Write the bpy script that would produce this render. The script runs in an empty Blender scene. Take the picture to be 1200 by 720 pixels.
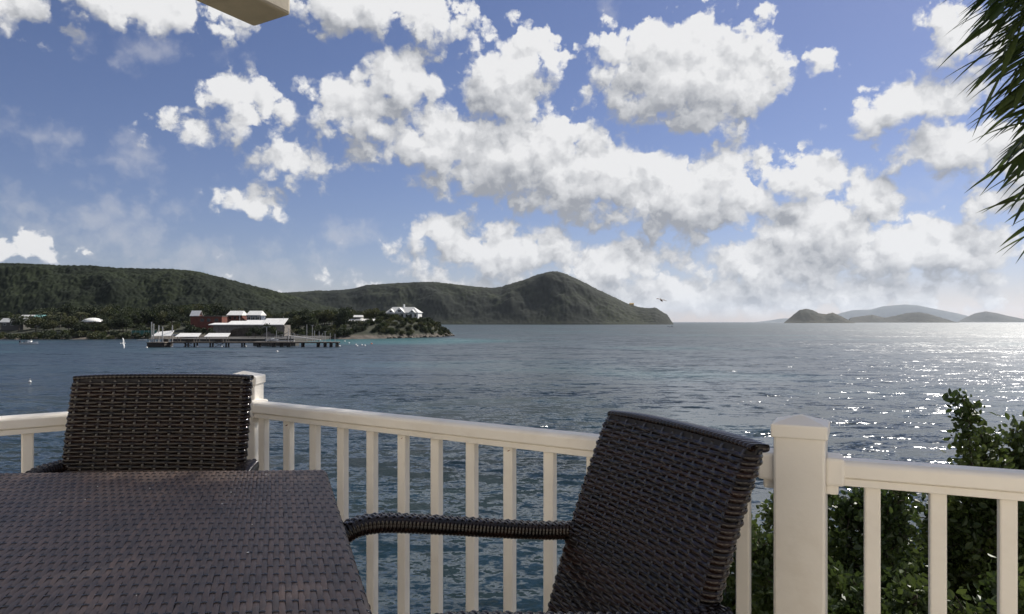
import bpy, bmesh, math, random
import numpy as np
from mathutils import Vector, Matrix

rad = math.radians
S = bpy.context.scene
COL = S.collection
random.seed(7)
RNG = np.random.default_rng(11)

# ------------------------------------------------------------------ camera
F = 811.0                       # focal length in photo pixels (1200 wide)
EYE = 9.0                       # eye height above the sea
HORIZON = 377.5
cam_data = bpy.data.cameras.new('camera')
cam = bpy.data.objects.new('camera', cam_data)
COL.objects.link(cam)
cam.location = (0, 0, EYE)
cam.rotation_euler = (rad(90), 0, 0)
cam_data.sensor_width = 36.0
cam_data.lens = 36.0 * F / 1200.0
cam_data.shift_y = 17.5 / 1200.0
cam_data.clip_start = 0.05
cam_data.clip_end = 90000.0
S.camera = cam


def P(px, py, d):
    """world point whose direction from the deck seat is given by a bearing and at depth d"""
    return Vector(((px - 600.0) / F * d, d, EYE - (py - HORIZON) / F * d))


# ------------------------------------------------------------------ light
SUN_AZ, SUN_EL = 44.0, 42.0
sun_dir = Vector((math.sin(rad(SUN_AZ)) * math.cos(rad(SUN_EL)),
                  math.cos(rad(SUN_AZ)) * math.cos(rad(SUN_EL)), math.sin(rad(SUN_EL))))
sd = bpy.data.lights.new('sun', 'SUN')
sd.energy = 5.0
sd.angle = rad(0.53)
sd.color = (1.0, 0.955, 0.88)
sun = bpy.data.objects.new('sun', sd)
COL.objects.link(sun)
sun.location = (0, 0, 60)
sun.rotation_euler = (-sun_dir).to_track_quat('-Z', 'Y').to_euler()

S.view_settings.view_transform = 'Standard'
S.view_settings.look = 'None'
S.view_settings.gamma = 1.0
S.view_settings.exposure = 0.35
S.cycles.use_denoising = True
S.cycles.max_bounces = 4
S.cycles.diffuse_bounces = 3
S.cycles.glossy_bounces = 2
S.cycles.volume_bounces = 0
S.cycles.sample_clamp_indirect = 6.0

world = bpy.data.worlds.new('World')
S.world = world
world.use_nodes = True
world.cycles.sampling_method = 'MANUAL'
world.cycles.sample_map_resolution = 256


class NT:
    """tiny helper for node trees"""
    def __init__(self, tree):
        self.t = tree

    def n(self, kind, **kw):
        nd = self.t.nodes.new(kind)
        for k, v in kw.items():
            setattr(nd, k, v)
        return nd

    def link(self, a, b):
        self.t.links.new(a, b)

    def put(self, sock, v):
        if isinstance(v, bpy.types.NodeSocket):
            self.t.links.new(v, sock)
        else:
            sock.default_value = v

    def m(self, op, a, b=0.0, c=None, clamp=False):
        nd = self.n('ShaderNodeMath', operation=op, use_clamp=clamp)
        self.put(nd.inputs[0], a)
        self.put(nd.inputs[1], b)
        if c is not None:
            self.put(nd.inputs[2], c)
        return nd.outputs[0]

    def v(self, op, a, b=None):
        nd = self.n('ShaderNodeVectorMath', operation=op)
        self.put(nd.inputs[0], a)
        if b is not None:
            if op == 'SCALE':
                self.put(nd.inputs['Scale'], b)
            else:
                self.put(nd.inputs[1], b)
        return nd.outputs['Value'] if op in ('LENGTH', 'DOT_PRODUCT') else nd.outputs['Vector']

    def noise(self, vec, scale, detail=4.0, rough=0.55, dims='3D', out='Fac', dist=0.0):
        nd = self.n('ShaderNodeTexNoise', noise_dimensions=dims)
        self.put(nd.inputs['Vector'], vec)
        nd.inputs['Scale'].default_value = scale
        nd.inputs['Detail'].default_value = detail
        nd.inputs['Roughness'].default_value = rough
        nd.inputs['Distortion'].default_value = dist
        return nd.outputs[out]

    def ramp(self, fac, lo, hi, o0=0.0, o1=1.0, smooth=True):
        nd = self.n('ShaderNodeMapRange', interpolation_type='SMOOTHSTEP' if smooth else 'LINEAR')
        self.put(nd.inputs[0], fac)
        for i, x in enumerate((lo, hi, o0, o1)):
            nd.inputs[1 + i].default_value = x
        return nd.outputs[0]

    def mix(self, fac, a, b):
        nd = self.n('ShaderNodeMix', data_type='RGBA')
        self.put(nd.inputs[0], fac)
        for s, x in ((nd.inputs[6], a), (nd.inputs[7], b)):
            if isinstance(x, bpy.types.NodeSocket):
                self.t.links.new(x, s)
            else:
                s.default_value = (*x, 1.0)
        return nd.outputs[2]


# ------------------------------------------------------------------ sky with cumulus
CLOUDS = [  # bearing/elevation given through photo pixels: x, y, rx, ry, weight
    (425, 130, 70, 42, 1.0), (470, 92, 50, 40, 1.0), (525, 165, 90, 45, 1.0), (590, 105, 62, 66, 1.1),
    (643, 66, 34, 22, .8), (610, 185, 125, 62, 1.2), (700, 208, 115, 56, 1.2), (790, 228, 115, 58, 1.2),
    (862, 222, 48, 55, .9), (680, 150, 40, 30, .6),
    (805, 88, 125, 62, 1.1), (760, 58, 70, 38, .9), (875, 92, 60, 45, .8), (830, 135, 70, 25, .7),
    (272, 112, 44, 24, .62), (232, 150, 42, 22, .58), (300, 140, 46, 28, .62), (345, 184, 50, 28, .62), (412, 182, 26, 26, .5),
    (300, 235, 46, 20, .75),
    (1075, 122, 85, 34, .9), (1125, 165, 85, 32, .9), (1040, 145, 50, 16, .6),
    (943, 208, 48, 34, 1.0), (965, 268, 90, 58, 1.1), (1012, 228, 36, 30, .9), (915, 305, 120, 42, 1.0), (1090, 288, 130, 42, .95),
    (1170, 235, 60, 34, .8), (1190, 180, 60, 60, .7),
    (590, 300, 130, 42, .85), (520, 266, 42, 20, .8), (700, 312, 130, 36, .85), (640, 280, 60, 22, .7), (850, 350, 420, 36, .7),
    (560, 345, 170, 30, .55), (400, 275, 70, 18, .45),
    (60, 278, 130, 30, .45), (110, 262, 110, 40, .44), (190, 295, 110, 34, .44), (320, 330, 200, 40, .3), (20, 288, 50, 14, .5),
    (15, 15, 55, 28, .8), (120, -4, 150, 26, .9), (235, 12, 80, 22, .6), (420, 4, 100, 36, 1.0), (490, 18, 66, 30, .9),
    (180, 55, 62, 16, .38), (70, 160, 110, 18, .3), (165, 188, 80, 14, .3),
    (1130, 40, 42, 42, .7), (960, 72, 14, 12, .5), (720, 12, 16, 18, .3), (1085, 222, 30, 16, .4),
]


def azel(px, py):
    x, y, z = (px - 600) / F, 1.0, (HORIZON - py) / F
    return math.degrees(math.atan2(x, y)), math.degrees(math.atan2(z, math.hypot(x, y)))


def blob_field(t, q, items, k_soft=0.12):
    acc = None
    for (x, y, rx, ry, w) in items:
        a, e = azel(x, y)
        k = math.degrees(1.0 / F) * math.cos(rad(a))
        d = t.v('LENGTH', t.v('MULTIPLY', t.v('SUBTRACT', q, (a, e, 0.0)), (1 / (rx * k * 1.02), 1 / (ry * k * 1.06), 0.0)))
        val = t.m('MULTIPLY', t.m('SUBTRACT', 1.0, d), w)
        acc = val if acc is None else t.m('SMOOTH_MAX', acc, val, k_soft)
    return t.m('MAXIMUM', acc, -1.2)


def build_world():
    t = NT(world.node_tree)
    world.node_tree.nodes.clear()
    out = t.n('ShaderNodeOutputWorld')
    bg = t.n('ShaderNodeBackground')
    bg.inputs['Strength'].default_value = 0.055
    sky = t.n('ShaderNodeTexSky', sky_type='NISHITA')
    sky.sun_disc = False
    sky.sun_elevation = rad(SUN_EL)
    sky.sun_rotation = rad(SUN_AZ)
    sky.air_density = 1.0
    sky.dust_density = 0.3
    sky.ozone_density = 4.0
    geo = t.n('ShaderNodeTexCoord')
    sep = t.n('ShaderNodeSeparateXYZ')
    t.link(geo.outputs['Generated'], sep.inputs[0])
    az = t.m('MULTIPLY', t.m('ARCTAN2', sep.outputs[0], sep.outputs[1]), 57.29578)
    el = t.m('MULTIPLY', t.m('ARCSINE', sep.outputs[2]), 57.29578)
    cmb = t.n('ShaderNodeCombineXYZ')
    t.link(az, cmb.inputs[0]); t.link(el, cmb.inputs[1])
    p = cmb.outputs[0]
    warp = t.v('SUBTRACT', t.noise(p, 0.30, 2.0, 0.6, out='Color'), (0.5, 0.5, 0.5))
    q = t.v('ADD', p, t.v('MULTIPLY', warp, (3.0, 2.6, 0.0)))
    warp2 = t.v('SUBTRACT', t.noise(p, 1.1, 3.0, 0.6, out='Color'), (0.5, 0.5, 0.5))
    thick = [c for c in CLOUDS if c[4] > .45]
    thin = [c for c in CLOUDS if c[4] <= .45]
    # the same kind of broken cumulus carries on round the rest of the sky
    outw = t.m('MAXIMUM', t.ramp(t.m('ABSOLUTE', az), 37.0, 50.0), t.ramp(el, 27.0, 36.0))
    inw = t.m('SUBTRACT', 1.0, outw)
    field = t.m('MULTIPLY', t.m('MULTIPLY_ADD', t.noise(q, 0.055, 2.0, 0.5), 4.2, -2.0), outw)

    def base(vec):
        return t.m('MULTIPLY_ADD', blob_field(t, vec, thick), inw, field)

    def detail(vec):
        fb = t.m('MULTIPLY_ADD', t.noise(t.v('MULTIPLY', vec, (1.0, 1.2, 1.0)), 0.30, 8.0, 0.62, dist=.2), 1.45, -.725)
        vo = t.n('ShaderNodeTexVoronoi', voronoi_dimensions='2D', feature='SMOOTH_F1')
        t.link(t.v('ADD', vec, t.v('SCALE', warp2, 1.6)), vo.inputs['Vector'])
        vo.inputs['Scale'].default_value = .42
        vo.inputs['Detail'].default_value = 2.0
        vo.inputs['Roughness'].default_value = .55
        vo.inputs['Smoothness'].default_value = .35
        return t.m('ADD', fb, t.m('MULTIPLY_ADD', vo.outputs['Distance'], -.75, .56))
    b0, n0 = base(q), detail(p)
    b1 = base(t.v('ADD', q, (1.0, 2.4, 0.0)))
    n1 = detail(t.v('ADD', p, (0.40, 0.70, 0.0)))
    d0 = t.m('ADD', b0, n0)
    crisp = t.m('MULTIPLY_ADD', t.m('SUBTRACT', b0, b1, clamp=True), 1.4, 1.0)
    alpha = t.ramp(t.m('MULTIPLY', d0, crisp), -0.05, 0.44)
    alpha = t.m('MULTIPLY', alpha, t.ramp(el, -0.5, 1.5))
    # the side towards the sun is white, the thick underside grey
    lit = t.m('ADD', t.m('MULTIPLY', t.m('SUBTRACT', b0, b1), 0.95), 0.54)
    lit = t.m('ADD', lit, t.m('MULTIPLY', t.m('SUBTRACT', n0, n1), .95))
    lit = t.m('SUBTRACT', lit, t.ramp(d0, 0.45, 1.4, 0.0, 0.28))
    lit = t.m('MINIMUM', t.m('MAXIMUM', lit, 0.0), 1.0)
    ccol = t.mix(lit, (4.6, 4.85, 5.4), (11.9, 11.9, 12.0))
    wisp = t.m('MULTIPLY', t.ramp(t.m('ADD', blob_field(t, q, thin), t.m('MULTIPLY', n0, .8)), -.15, .7, 0.0, .42), inw)
    tint = t.n('ShaderNodeMix', data_type='RGBA', blend_type='MULTIPLY')
    tint.inputs[0].default_value = 1.0
    t.link(sky.outputs[0], tint.inputs[6]); tint.inputs[7].default_value = (1.0, .91, 1.08, 1)
    col = t.mix(wisp, tint.outputs[2], (9.0, 9.0, 9.4))
    col = t.mix(alpha, col, ccol)
    t.link(col, bg.inputs['Color'])
    t.link(bg.outputs[0], out.inputs['Surface'])


build_world()

# ------------------------------------------------------------------ object helpers


class MB:
    """collects vertices and faces, builds ONE mesh object"""
    def __init__(self):
        self.v, self.f = [], []

    def add(self, vs, fs):
        o = len(self.v)
        self.v += [tuple(x) for x in vs]
        self.f += [tuple(i + o for i in f) for f in fs]
        return self

    def box(self, c, s, rz=0.0, ry=0.0, rx=0.0):
        M = Matrix.Translation(c) @ Matrix.Rotation(rz, 4, 'Z') @ Matrix.Rotation(ry, 4, 'Y') @ Matrix.Rotation(rx, 4, 'X')
        vs = [M @ Vector((x * s[0] / 2, y * s[1] / 2, z * s[2] / 2)) for x in (-1, 1) for y in (-1, 1) for z in (-1, 1)]
        return self.add(vs, [(0, 1, 3, 2), (4, 6, 7, 5), (0, 4, 5, 1), (2, 3, 7, 6), (0, 2, 6, 4), (1, 5, 7, 3)])

    def tube(self, pts, radii, n=8, cap=True):
        pts = [Vector(p) for p in pts]
        if not isinstance(radii, (list, tuple)):
            radii = [radii] * len(pts)
        vs, fs = [], []
        ref = Vector((0, 0, 1))
        for i, p in enumerate(pts):
            d = (pts[min(i + 1, len(pts) - 1)] - pts[max(i - 1, 0)]).normalized()
            if abs(d.dot(ref)) > 0.95:
                ref = Vector((1, 0, 0)) if abs(d.x) < 0.9 else Vector((0, 1, 0))
            a = d.cross(ref).normalized()
            b = d.cross(a)
            ref = -b if False else ref
            for k in range(n):
                an = 2 * math.pi * k / n
                vs.append(p + (a * math.cos(an) + b * math.sin(an)) * radii[i])
        for i in range(len(pts) - 1):
            for k in range(n):
                k2 = (k + 1) % n
                fs.append((i * n + k, i * n + k2, (i + 1) * n + k2, (i + 1) * n + k))
        if cap:
            fs.append(tuple(range(n))[::-1])
            fs.append(tuple((len(pts) - 1) * n + k for k in range(n)))
        return self.add(vs, fs)

    def prism(self, poly, axis_pts):
        """extrude a closed 2-D profile [(side, up)] between two points (horizontal run)"""
        a, b = Vector(axis_pts[0]), Vector(axis_pts[1])
        d = (b - a); d.z = 0; d.normalize()
        side = Vector((d.y, -d.x, 0))
        n = len(poly)
        vs = [a + side * s + Vector((0, 0, u)) for s, u in poly] + [b + side * s + Vector((0, 0, u)) for s, u in poly]
        fs = [(i, (i + 1) % n, n + (i + 1) % n, n + i) for i in range(n)]
        fs += [tuple(range(n))[::-1], tuple(range(n, 2 * n))]
        return self.add(vs, fs)

    def build(self, name, mat, parent=None, smooth=False, bevel=0.0, loc=None, rz=None):
        me = bpy.data.meshes.new(name)
        me.from_pydata(self.v, [], self.f)
        return finish(me, name, mat, parent, smooth, bevel, loc, rz)


def finish(me, name, mat, parent=None, smooth=False, bevel=0.0, loc=None, rz=None):
    me.update()
    bm = bmesh.new(); bm.from_mesh(me)
    bmesh.ops.recalc_face_normals(bm, faces=bm.faces)
    bm.to_mesh(me); bm.free()
    me.materials.append(M[mat] if isinstance(mat, str) else mat)
    if smooth:
        me.polygons.foreach_set('use_smooth', [True] * len(me.polygons))
    o = bpy.data.objects.new(name, me)
    COL.objects.link(o)
    o.parent = parent
    if loc is not None:
        o.location = loc
    if rz is not None:
        o.rotation_euler = (0, 0, rz)
    if bevel:
        b = o.modifiers.new('bevel', 'BEVEL')
        b.width = bevel; b.segments = 2; b.limit_method = 'ANGLE'
    return o


def np_mesh(verts, faces, name, mat, parent=None, smooth=True):
    """fast mesh from numpy arrays; faces (n,3) or (n,4)"""
    me = bpy.data.meshes.new(name)
    verts = np.asarray(verts, np.float32); faces = np.asarray(faces, np.int32)
    k = faces.shape[1]
    me.vertices.add(len(verts)); me.vertices.foreach_set('co', verts.ravel())
    me.loops.add(faces.size); me.loops.foreach_set('vertex_index', faces.ravel())
    me.polygons.add(len(faces))
    me.polygons.foreach_set('loop_start', np.arange(0, faces.size, k, dtype=np.int32))
    me.polygons.foreach_set('loop_total', np.full(len(faces), k, np.int32))
    me.polygons.foreach_set('use_smooth', np.full(len(faces), smooth, bool))
    me.update(calc_edges=True)
    me.materials.append(M[mat] if isinstance(mat, str) else mat)
    o = bpy.data.objects.new(name, me)
    COL.objects.link(o)
    o.parent = parent
    return o


def tag(o, label=None, cat=None, group=None, kind=None):
    if label: o['label'] = label
    if cat: o['category'] = cat
    if group: o['group'] = group
    if kind: o['kind'] = kind
    return o


def thing(name, label, cat, loc=(0, 0, 0), rz=0.0, group=None, scale=None):
    o = bpy.data.objects.new(name, None)
    COL.objects.link(o)
    o.location = loc
    o.rotation_euler = (0, 0, rz)
    if scale: o.scale = (scale,) * 3
    o.empty_display_size = 0.2
    return tag(o, label, cat, group)


def copy_tree(o, parent=None):
    c = o.copy()
    COL.objects.link(c)
    c.parent = parent
    for ch in [x for x in o.children]:
        copy_tree(ch, c)
    return c


# ------------------------------------------------------------------ materials
M = {}


def mat(name, col, rough=0.6, col2=None, nscale=4.0, detail=5.0, bump=0.0, bscale=None, spec=0.5, metal=0.0,
        stretch=(1, 1, 1), lo=0.35, hi=0.65, trans=0.0, coat=0.0):
    m = bpy.data.materials.new(name)
    m.use_nodes = True
    t = NT(m.node_tree)
    b = m.node_tree.nodes['Principled BSDF']
    b.inputs['Roughness'].default_value = rough
    b.inputs['Specular IOR Level'].default_value = spec
    b.inputs['Metallic'].default_value = metal
    if coat:
        b.inputs['Coat Weight'].default_value = coat
    tc = t.n('ShaderNodeTexCoord')
    vec = t.v('MULTIPLY', tc.outputs['Object'], stretch)
    if col2 is not None:
        f = t.ramp(t.noise(vec, nscale, detail, 0.6), lo, hi)
        c = t.mix(f, col, col2)
        t.link(c, b.inputs['Base Color'])
    else:
        b.inputs['Base Color'].default_value = (*col, 1)
    if bump:
        bp = t.n('ShaderNodeBump')
        bp.inputs['Strength'].default_value = 0.6
        bp.inputs['Distance'].default_value = bump
        t.link(t.noise(vec, bscale or nscale * 3, 6, 0.6), bp.inputs['Height'])
        t.link(bp.outputs[0], b.inputs['Normal'])
    if trans:
        tr = t.n('ShaderNodeBsdfTranslucent')
        if col2 is not None:
            t.link(c, tr.inputs[0])
        else:
            tr.inputs[0].default_value = (*col, 1)
        mx = t.n('ShaderNodeMixShader')
        mx.inputs[0].default_value = trans
        t.link(b.outputs[0], mx.inputs[1]); t.link(tr.outputs[0], mx.inputs[2])
        t.link(mx.outputs[0], m.node_tree.nodes['Material Output'].inputs[0])
    M[name] = m
    return m


mat('vinyl', (.88, .825, .73), .38, (.78, .715, .61), 9.0, 7, bump=.0008, bscale=70, lo=.45, hi=.80)
mat('beam_paint', (.46, .405, .31), .7, (.39, .34, .26), 5.0, 5, bump=.003, bscale=25)
mat('stucco', (.86, .79, .67), .9, (.81, .74, .62), 2.0, 5, bump=.004, bscale=60)
mat('deck_boards', (.56, .52, .46), .7, (.48, .44, .38), 3.0, 5, stretch=(1, 12, 1))
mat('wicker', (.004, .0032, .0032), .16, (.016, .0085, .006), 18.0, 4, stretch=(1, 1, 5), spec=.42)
mat('wicker_table', (.085, .068, .060), .48, (.15, .108, .088), 26.0, 4, spec=.35)
mat('wicker_core', (.010, .008, .008), .7)
mat('rib', (.014, .012, .012), .22, (.030, .026, .026), 30, 3, spec=.6)
mat('dark_glass', (.02, .025, .03), .08, spec=.7)
mat('white_paint', (.78, .78, .76), .6, (.70, .69, .66), 1.2, 4)
mat('white_metal', (.80, .79, .76), .45, (.70, .68, .64), 1.0, 4)
mat('grey_roof', (.55, .55, .53), .6, (.45, .45, .43), 1.0, 4)
mat('teal_roof', (.20, .42, .40), .5, (.17, .36, .34), 1.0, 3)
mat('grey_stone', (.22, .20, .175), .9, (.14, .125, .11), .9, 5)
mat('orange_wall', (.17, .05, .032), .85, (.12, .038, .025), .7, 4)
mat('blue_wall', (.10, .12, .17), .8)
mat('dark_grey_wall', (.10, .095, .085), .9)  # one even dark grey, for shed and verandah walls and some window frames
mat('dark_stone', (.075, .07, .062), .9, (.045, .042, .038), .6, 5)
mat('timber', (.20, .165, .13), .85, (.13, .11, .09), 1.0, 5)
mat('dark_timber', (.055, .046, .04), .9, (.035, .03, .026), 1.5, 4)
mat('pole_grey', (.42, .41, .40), .5)
mat('green_mesh', (.05, .16, .13), .8)
mat('boat_white', (.75, .75, .74), .3)
mat('boat_dark', (.03, .035, .05), .4)
mat('buoy_white', (.80, .78, .74), .5)
mat('buoy_orange', (.75, .16, .06), .5)
mat('feather_white', (.80, .79, .77), .8)
mat('feather_brown', (.085, .055, .035), .8, (.14, .10, .07), 6, 3)
mat('ochre_wall', (.55, .36, .12), .8)
mat('foliage_far', (.030, .042, .014), .75, (.062, .078, .024), .35, 3, lo=.4, hi=.62, trans=.25)
mat('foliage_dark', (.020, .030, .011), .75, (.040, .052, .018), .35, 3, lo=.4, hi=.62, trans=.2)
mat('foliage_olive', (.050, .056, .018), .75, (.085, .088, .030), .35, 3, lo=.4, hi=.62, trans=.25)
mat('shrub_leaf', (.032, .056, .014), .48, (.085, .115, .028), 2.2, 3, spec=.5, trans=.28)
mat('palm_leaf', (.045, .076, .018), .42, (.095, .125, .032), 4.0, 3, spec=.5, trans=.38)
mat('bark', (.10, .080, .060), .9, (.06, .05, .04), 6, 5, bump=.01, bscale=20)
mat('rock', (.16, .135, .11), .9, (.07, .06, .05), .12, 6)
mat('soil', (.07, .055, .038), .95, (.05, .05, .022), .5, 5, bump=.03, bscale=2)


def strand_tone(name, c0, c1):
    """mix a second dye shade in per strand"""
    m = M[name]
    t = NT(m.node_tree)
    b = m.node_tree.nodes['Principled BSDF']
    at = t.n('ShaderNodeAttribute', attribute_name='tone')
    old = b.inputs['Base Color'].links[0].from_socket
    mx = t.mix(t.m('MULTIPLY', at.outputs['Fac'], .75), old, t.mix(at.outputs['Fac'], c0, c1))
    t.link(mx, b.inputs['Base Color'])


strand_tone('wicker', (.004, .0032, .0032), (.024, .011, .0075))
strand_tone('wicker_table', (.06, .050, .048), (.17, .115, .088))


def hill_material(name, c1, c2, c3, s1, s2):
    m = bpy.data.materials.new(name); m.use_nodes = True
    t = NT(m.node_tree)
    b = m.node_tree.nodes['Principled BSDF']
    b.inputs['Roughness'].default_value = .9
    b.inputs['Specular IOR Level'].default_value = .15
    geo = t.n('ShaderNodeNewGeometry')
    p = geo.outputs['Position']
    big = t.ramp(t.noise(p, s1, 4, .55), .42, .6)
    small = t.ramp(t.noise(p, s2, 3, .6), .35, .65)
    col = t.mix(big, t.mix(small, c1, c2), t.mix(small, c2, c3))
    t.link(col, b.inputs['Base Color'])
    M[name] = m


hill_material('forest_near', (.0045, .0085, .0032), (.0085, .0135, .0048), (.018, .025, .008), .012, .25)
hill_material('forest_mid', (.0048, .0080, .0034), (.0085, .0125, .005), (.024, .030, .010), .006, .08)
hill_material('scrub_island', (.020, .022, .014), (.034, .034, .021), (.055, .050, .032), .004, .03)


def land_material():
    m = bpy.data.materials.new('shore_soil'); m.use_nodes = True
    t = NT(m.node_tree)
    b = m.node_tree.nodes['Principled BSDF']
    b.inputs['Roughness'].default_value = .95
    geo = t.n('ShaderNodeNewGeometry')
    sep = t.n('ShaderNodeSeparateXYZ'); t.link(geo.outputs['Position'], sep.inputs[0])
    nz = t.noise(geo.outputs['Position'], .25, 5, .6)
    rock = t.mix(t.ramp(nz, .35, .65), (.040, .034, .028), (.11, .092, .074))
    soil = t.mix(t.ramp(nz, .4, .6), (.012, .016, .007), (.028, .030, .012))
    h = t.m('ADD', sep.outputs[2], t.m('MULTIPLY', nz, -2.0))
    t.link(t.mix(t.ramp(h, .2, 1.6), rock, soil), b.inputs['Base Color'])
    M['shore_soil'] = m


land_material()


def sea_material():
    m = bpy.data.materials.new('sea_water'); m.use_nodes = True
    t = NT(m.node_tree)
    b = m.node_tree.nodes['Principled BSDF']
    geo = t.n('ShaderNodeNewGeometry')
    p = geo.outputs['Position']
    # depth patches: deep blue, turquoise over sand
    pp = t.v('MULTIPLY', p, (.5, 1.0, 1.0))
    patch = t.ramp(t.noise(pp, .012, 4, .6), .50, .66)
    fine = t.ramp(t.noise(pp, .05, 4, .6), .40, .65)
    deep = t.mix(fine, (.007, .019, .026), (.009, .026, .034))
    col = t.mix(t.m('MULTIPLY', patch, .5), deep, (.018, .085, .088))
    # sand shallows along the far beach
    sepp = t.n('ShaderNodeSeparateXYZ'); t.link(p, sepp.inputs[0])
    dx = t.m('DIVIDE', t.m('SUBTRACT', sepp.outputs[0], -60.0), 75.0)
    dy = t.m('DIVIDE', t.m('SUBTRACT', sepp.outputs[1], 330.0), 70.0)
    sh = t.ramp(t.m('ADD', t.m('MULTIPLY', dx, dx), t.m('MULTIPLY', dy, dy)), 1.0, .1)
    col = t.mix(t.m('MULTIPLY', sh, .6), col, (.02, .115, .12))
    t.link(col, b.inputs['Base Color'])
    b.inputs['IOR'].default_value = 1.333
    dist = t.m('LOGARITHM', t.m('MAXIMUM', t.v('LENGTH', p), 1.0), 10.0)
    t.link(t.ramp(dist, 1.4, 3.2, .11, .46), b.inputs['Roughness'])
    # slopes of the chop, from swell down to ripples
    slope = None
    for scale, amp, det, st in ((.045, .2, 2, (.5, 1.0, 1)), (.26, 1.05, 3, (.42, 1.0, 1)), (1.1, 1.40, 3, (.5, 1.0, 1)), (4.5, .95, 3, (.7, 1, 1))):
        c = t.noise(t.v('MULTIPLY', p, st), scale, det, .55, out='Color', dist=.3)
        s = t.v('MULTIPLY', t.v('SUBTRACT', c, (.5, .5, .5)), (amp, amp * 1.25, 0))
        slope = s if slope is None else t.v('ADD', slope, s)
    gust = t.ramp(t.noise(t.v('MULTIPLY', p, (.35, 1, 1)), .02, 3, .5), .3, .7, .65, 1.15)
    slope = t.v('SCALE', slope, t.m('MULTIPLY', gust, t.ramp(dist, 1.5, 3.3, 1.0, .70)))
    nrm = t.v('NORMALIZE', t.v('ADD', slope, (0, 0, 1)))
    t.link(nrm, b.inputs['Normal'])
    M['sea_water'] = m


sea_material()

# ------------------------------------------------------------------ sea
def build_sea():
    rs = [0.0] + list(np.geomspace(6, 34000, 48))
    n = 96
    vs = [(0, 0, 0)]
    for r in rs[1:]:
        for k in range(n):
            a = 2 * math.pi * k / n
            vs.append((r * math.sin(a), r * math.cos(a), 0))
    fs = [(0, 1 + k, 1 + (k + 1) % n) for k in range(n)]
    for i in range(len(rs) - 2):
        o = 1 + i * n
        fs += [(o + k, o + n + k, o + n + (k + 1) % n, o + (k + 1) % n) for k in range(n)]
    mb = MB(); mb.v = vs; mb.f = fs
    o = mb.build('sea', 'sea_water')
    tag(o, 'choppy blue grey sea reaching to the horizon', None, kind='structure')


build_sea()


# ------------------------------------------------------------------ terrain helpers
def vnoise(x, y, seed=0):
    """value noise, smooth"""
    xi, yi = np.floor(x).astype(int), np.floor(y).astype(int)
    xf, yf = x - xi, y - yi
    def h(a, b):
        n = (a * 374761393 + b * 668265263 + seed * 974634777) & 0x7fffffff
        n = ((n ^ (n >> 13)) * 1274126177) & 0x7fffffff
        return ((n ^ (n >> 16)) & 0xffff) / 65535.0
    u, v = xf * xf * (3 - 2 * xf), yf * yf * (3 - 2 * yf)
    return (h(xi, yi) * (1 - u) + h(xi + 1, yi) * u) * (1 - v) + (h(xi, yi + 1) * (1 - u) + h(xi + 1, yi + 1) * u) * v


def fbm(x, y, seed=0, oct=5):
    s, a, tot = 0, 1.0, 0
    for i in range(oct):
        s = s + a * vnoise(x, y, seed + i * 17); tot += a
        x, y, a = x * 2.03 + 5.1, y * 2.03 + 1.7, a * .5
    return s / tot


def crowns(x, y, cell, seed):
    """rounded tree crowns: jittered domes on a grid, 0..1"""
    xi, yi = np.floor(x / cell).astype(int), np.floor(y / cell).astype(int)
    best = np.zeros_like(x)
    def h(a, b, k):
        n = (a * 73856093 ^ b * 19349663 ^ (seed + k) * 83492791) & 0x7fffffff
        n = ((n ^ (n >> 13)) * 1274126177) & 0x7fffffff
        return ((n ^ (n >> 16)) & 0xffff) / 65535.0
    for dx in (-1, 0, 1):
        for dy in (-1, 0, 1):
            a, b = xi + dx, yi + dy
            cx, cy = (a + .15 + .7 * h(a, b, 1)) * cell, (b + .15 + .7 * h(a, b, 2)) * cell
            r = cell * (.45 + .4 * h(a, b, 3)); hh = .45 + .55 * h(a, b, 4)
            d2 = ((x - cx) ** 2 + (y - cy) ** 2) / r ** 2
            best = np.maximum(best, hh * np.sqrt(np.maximum(0, 1 - d2)))
    return best


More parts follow.
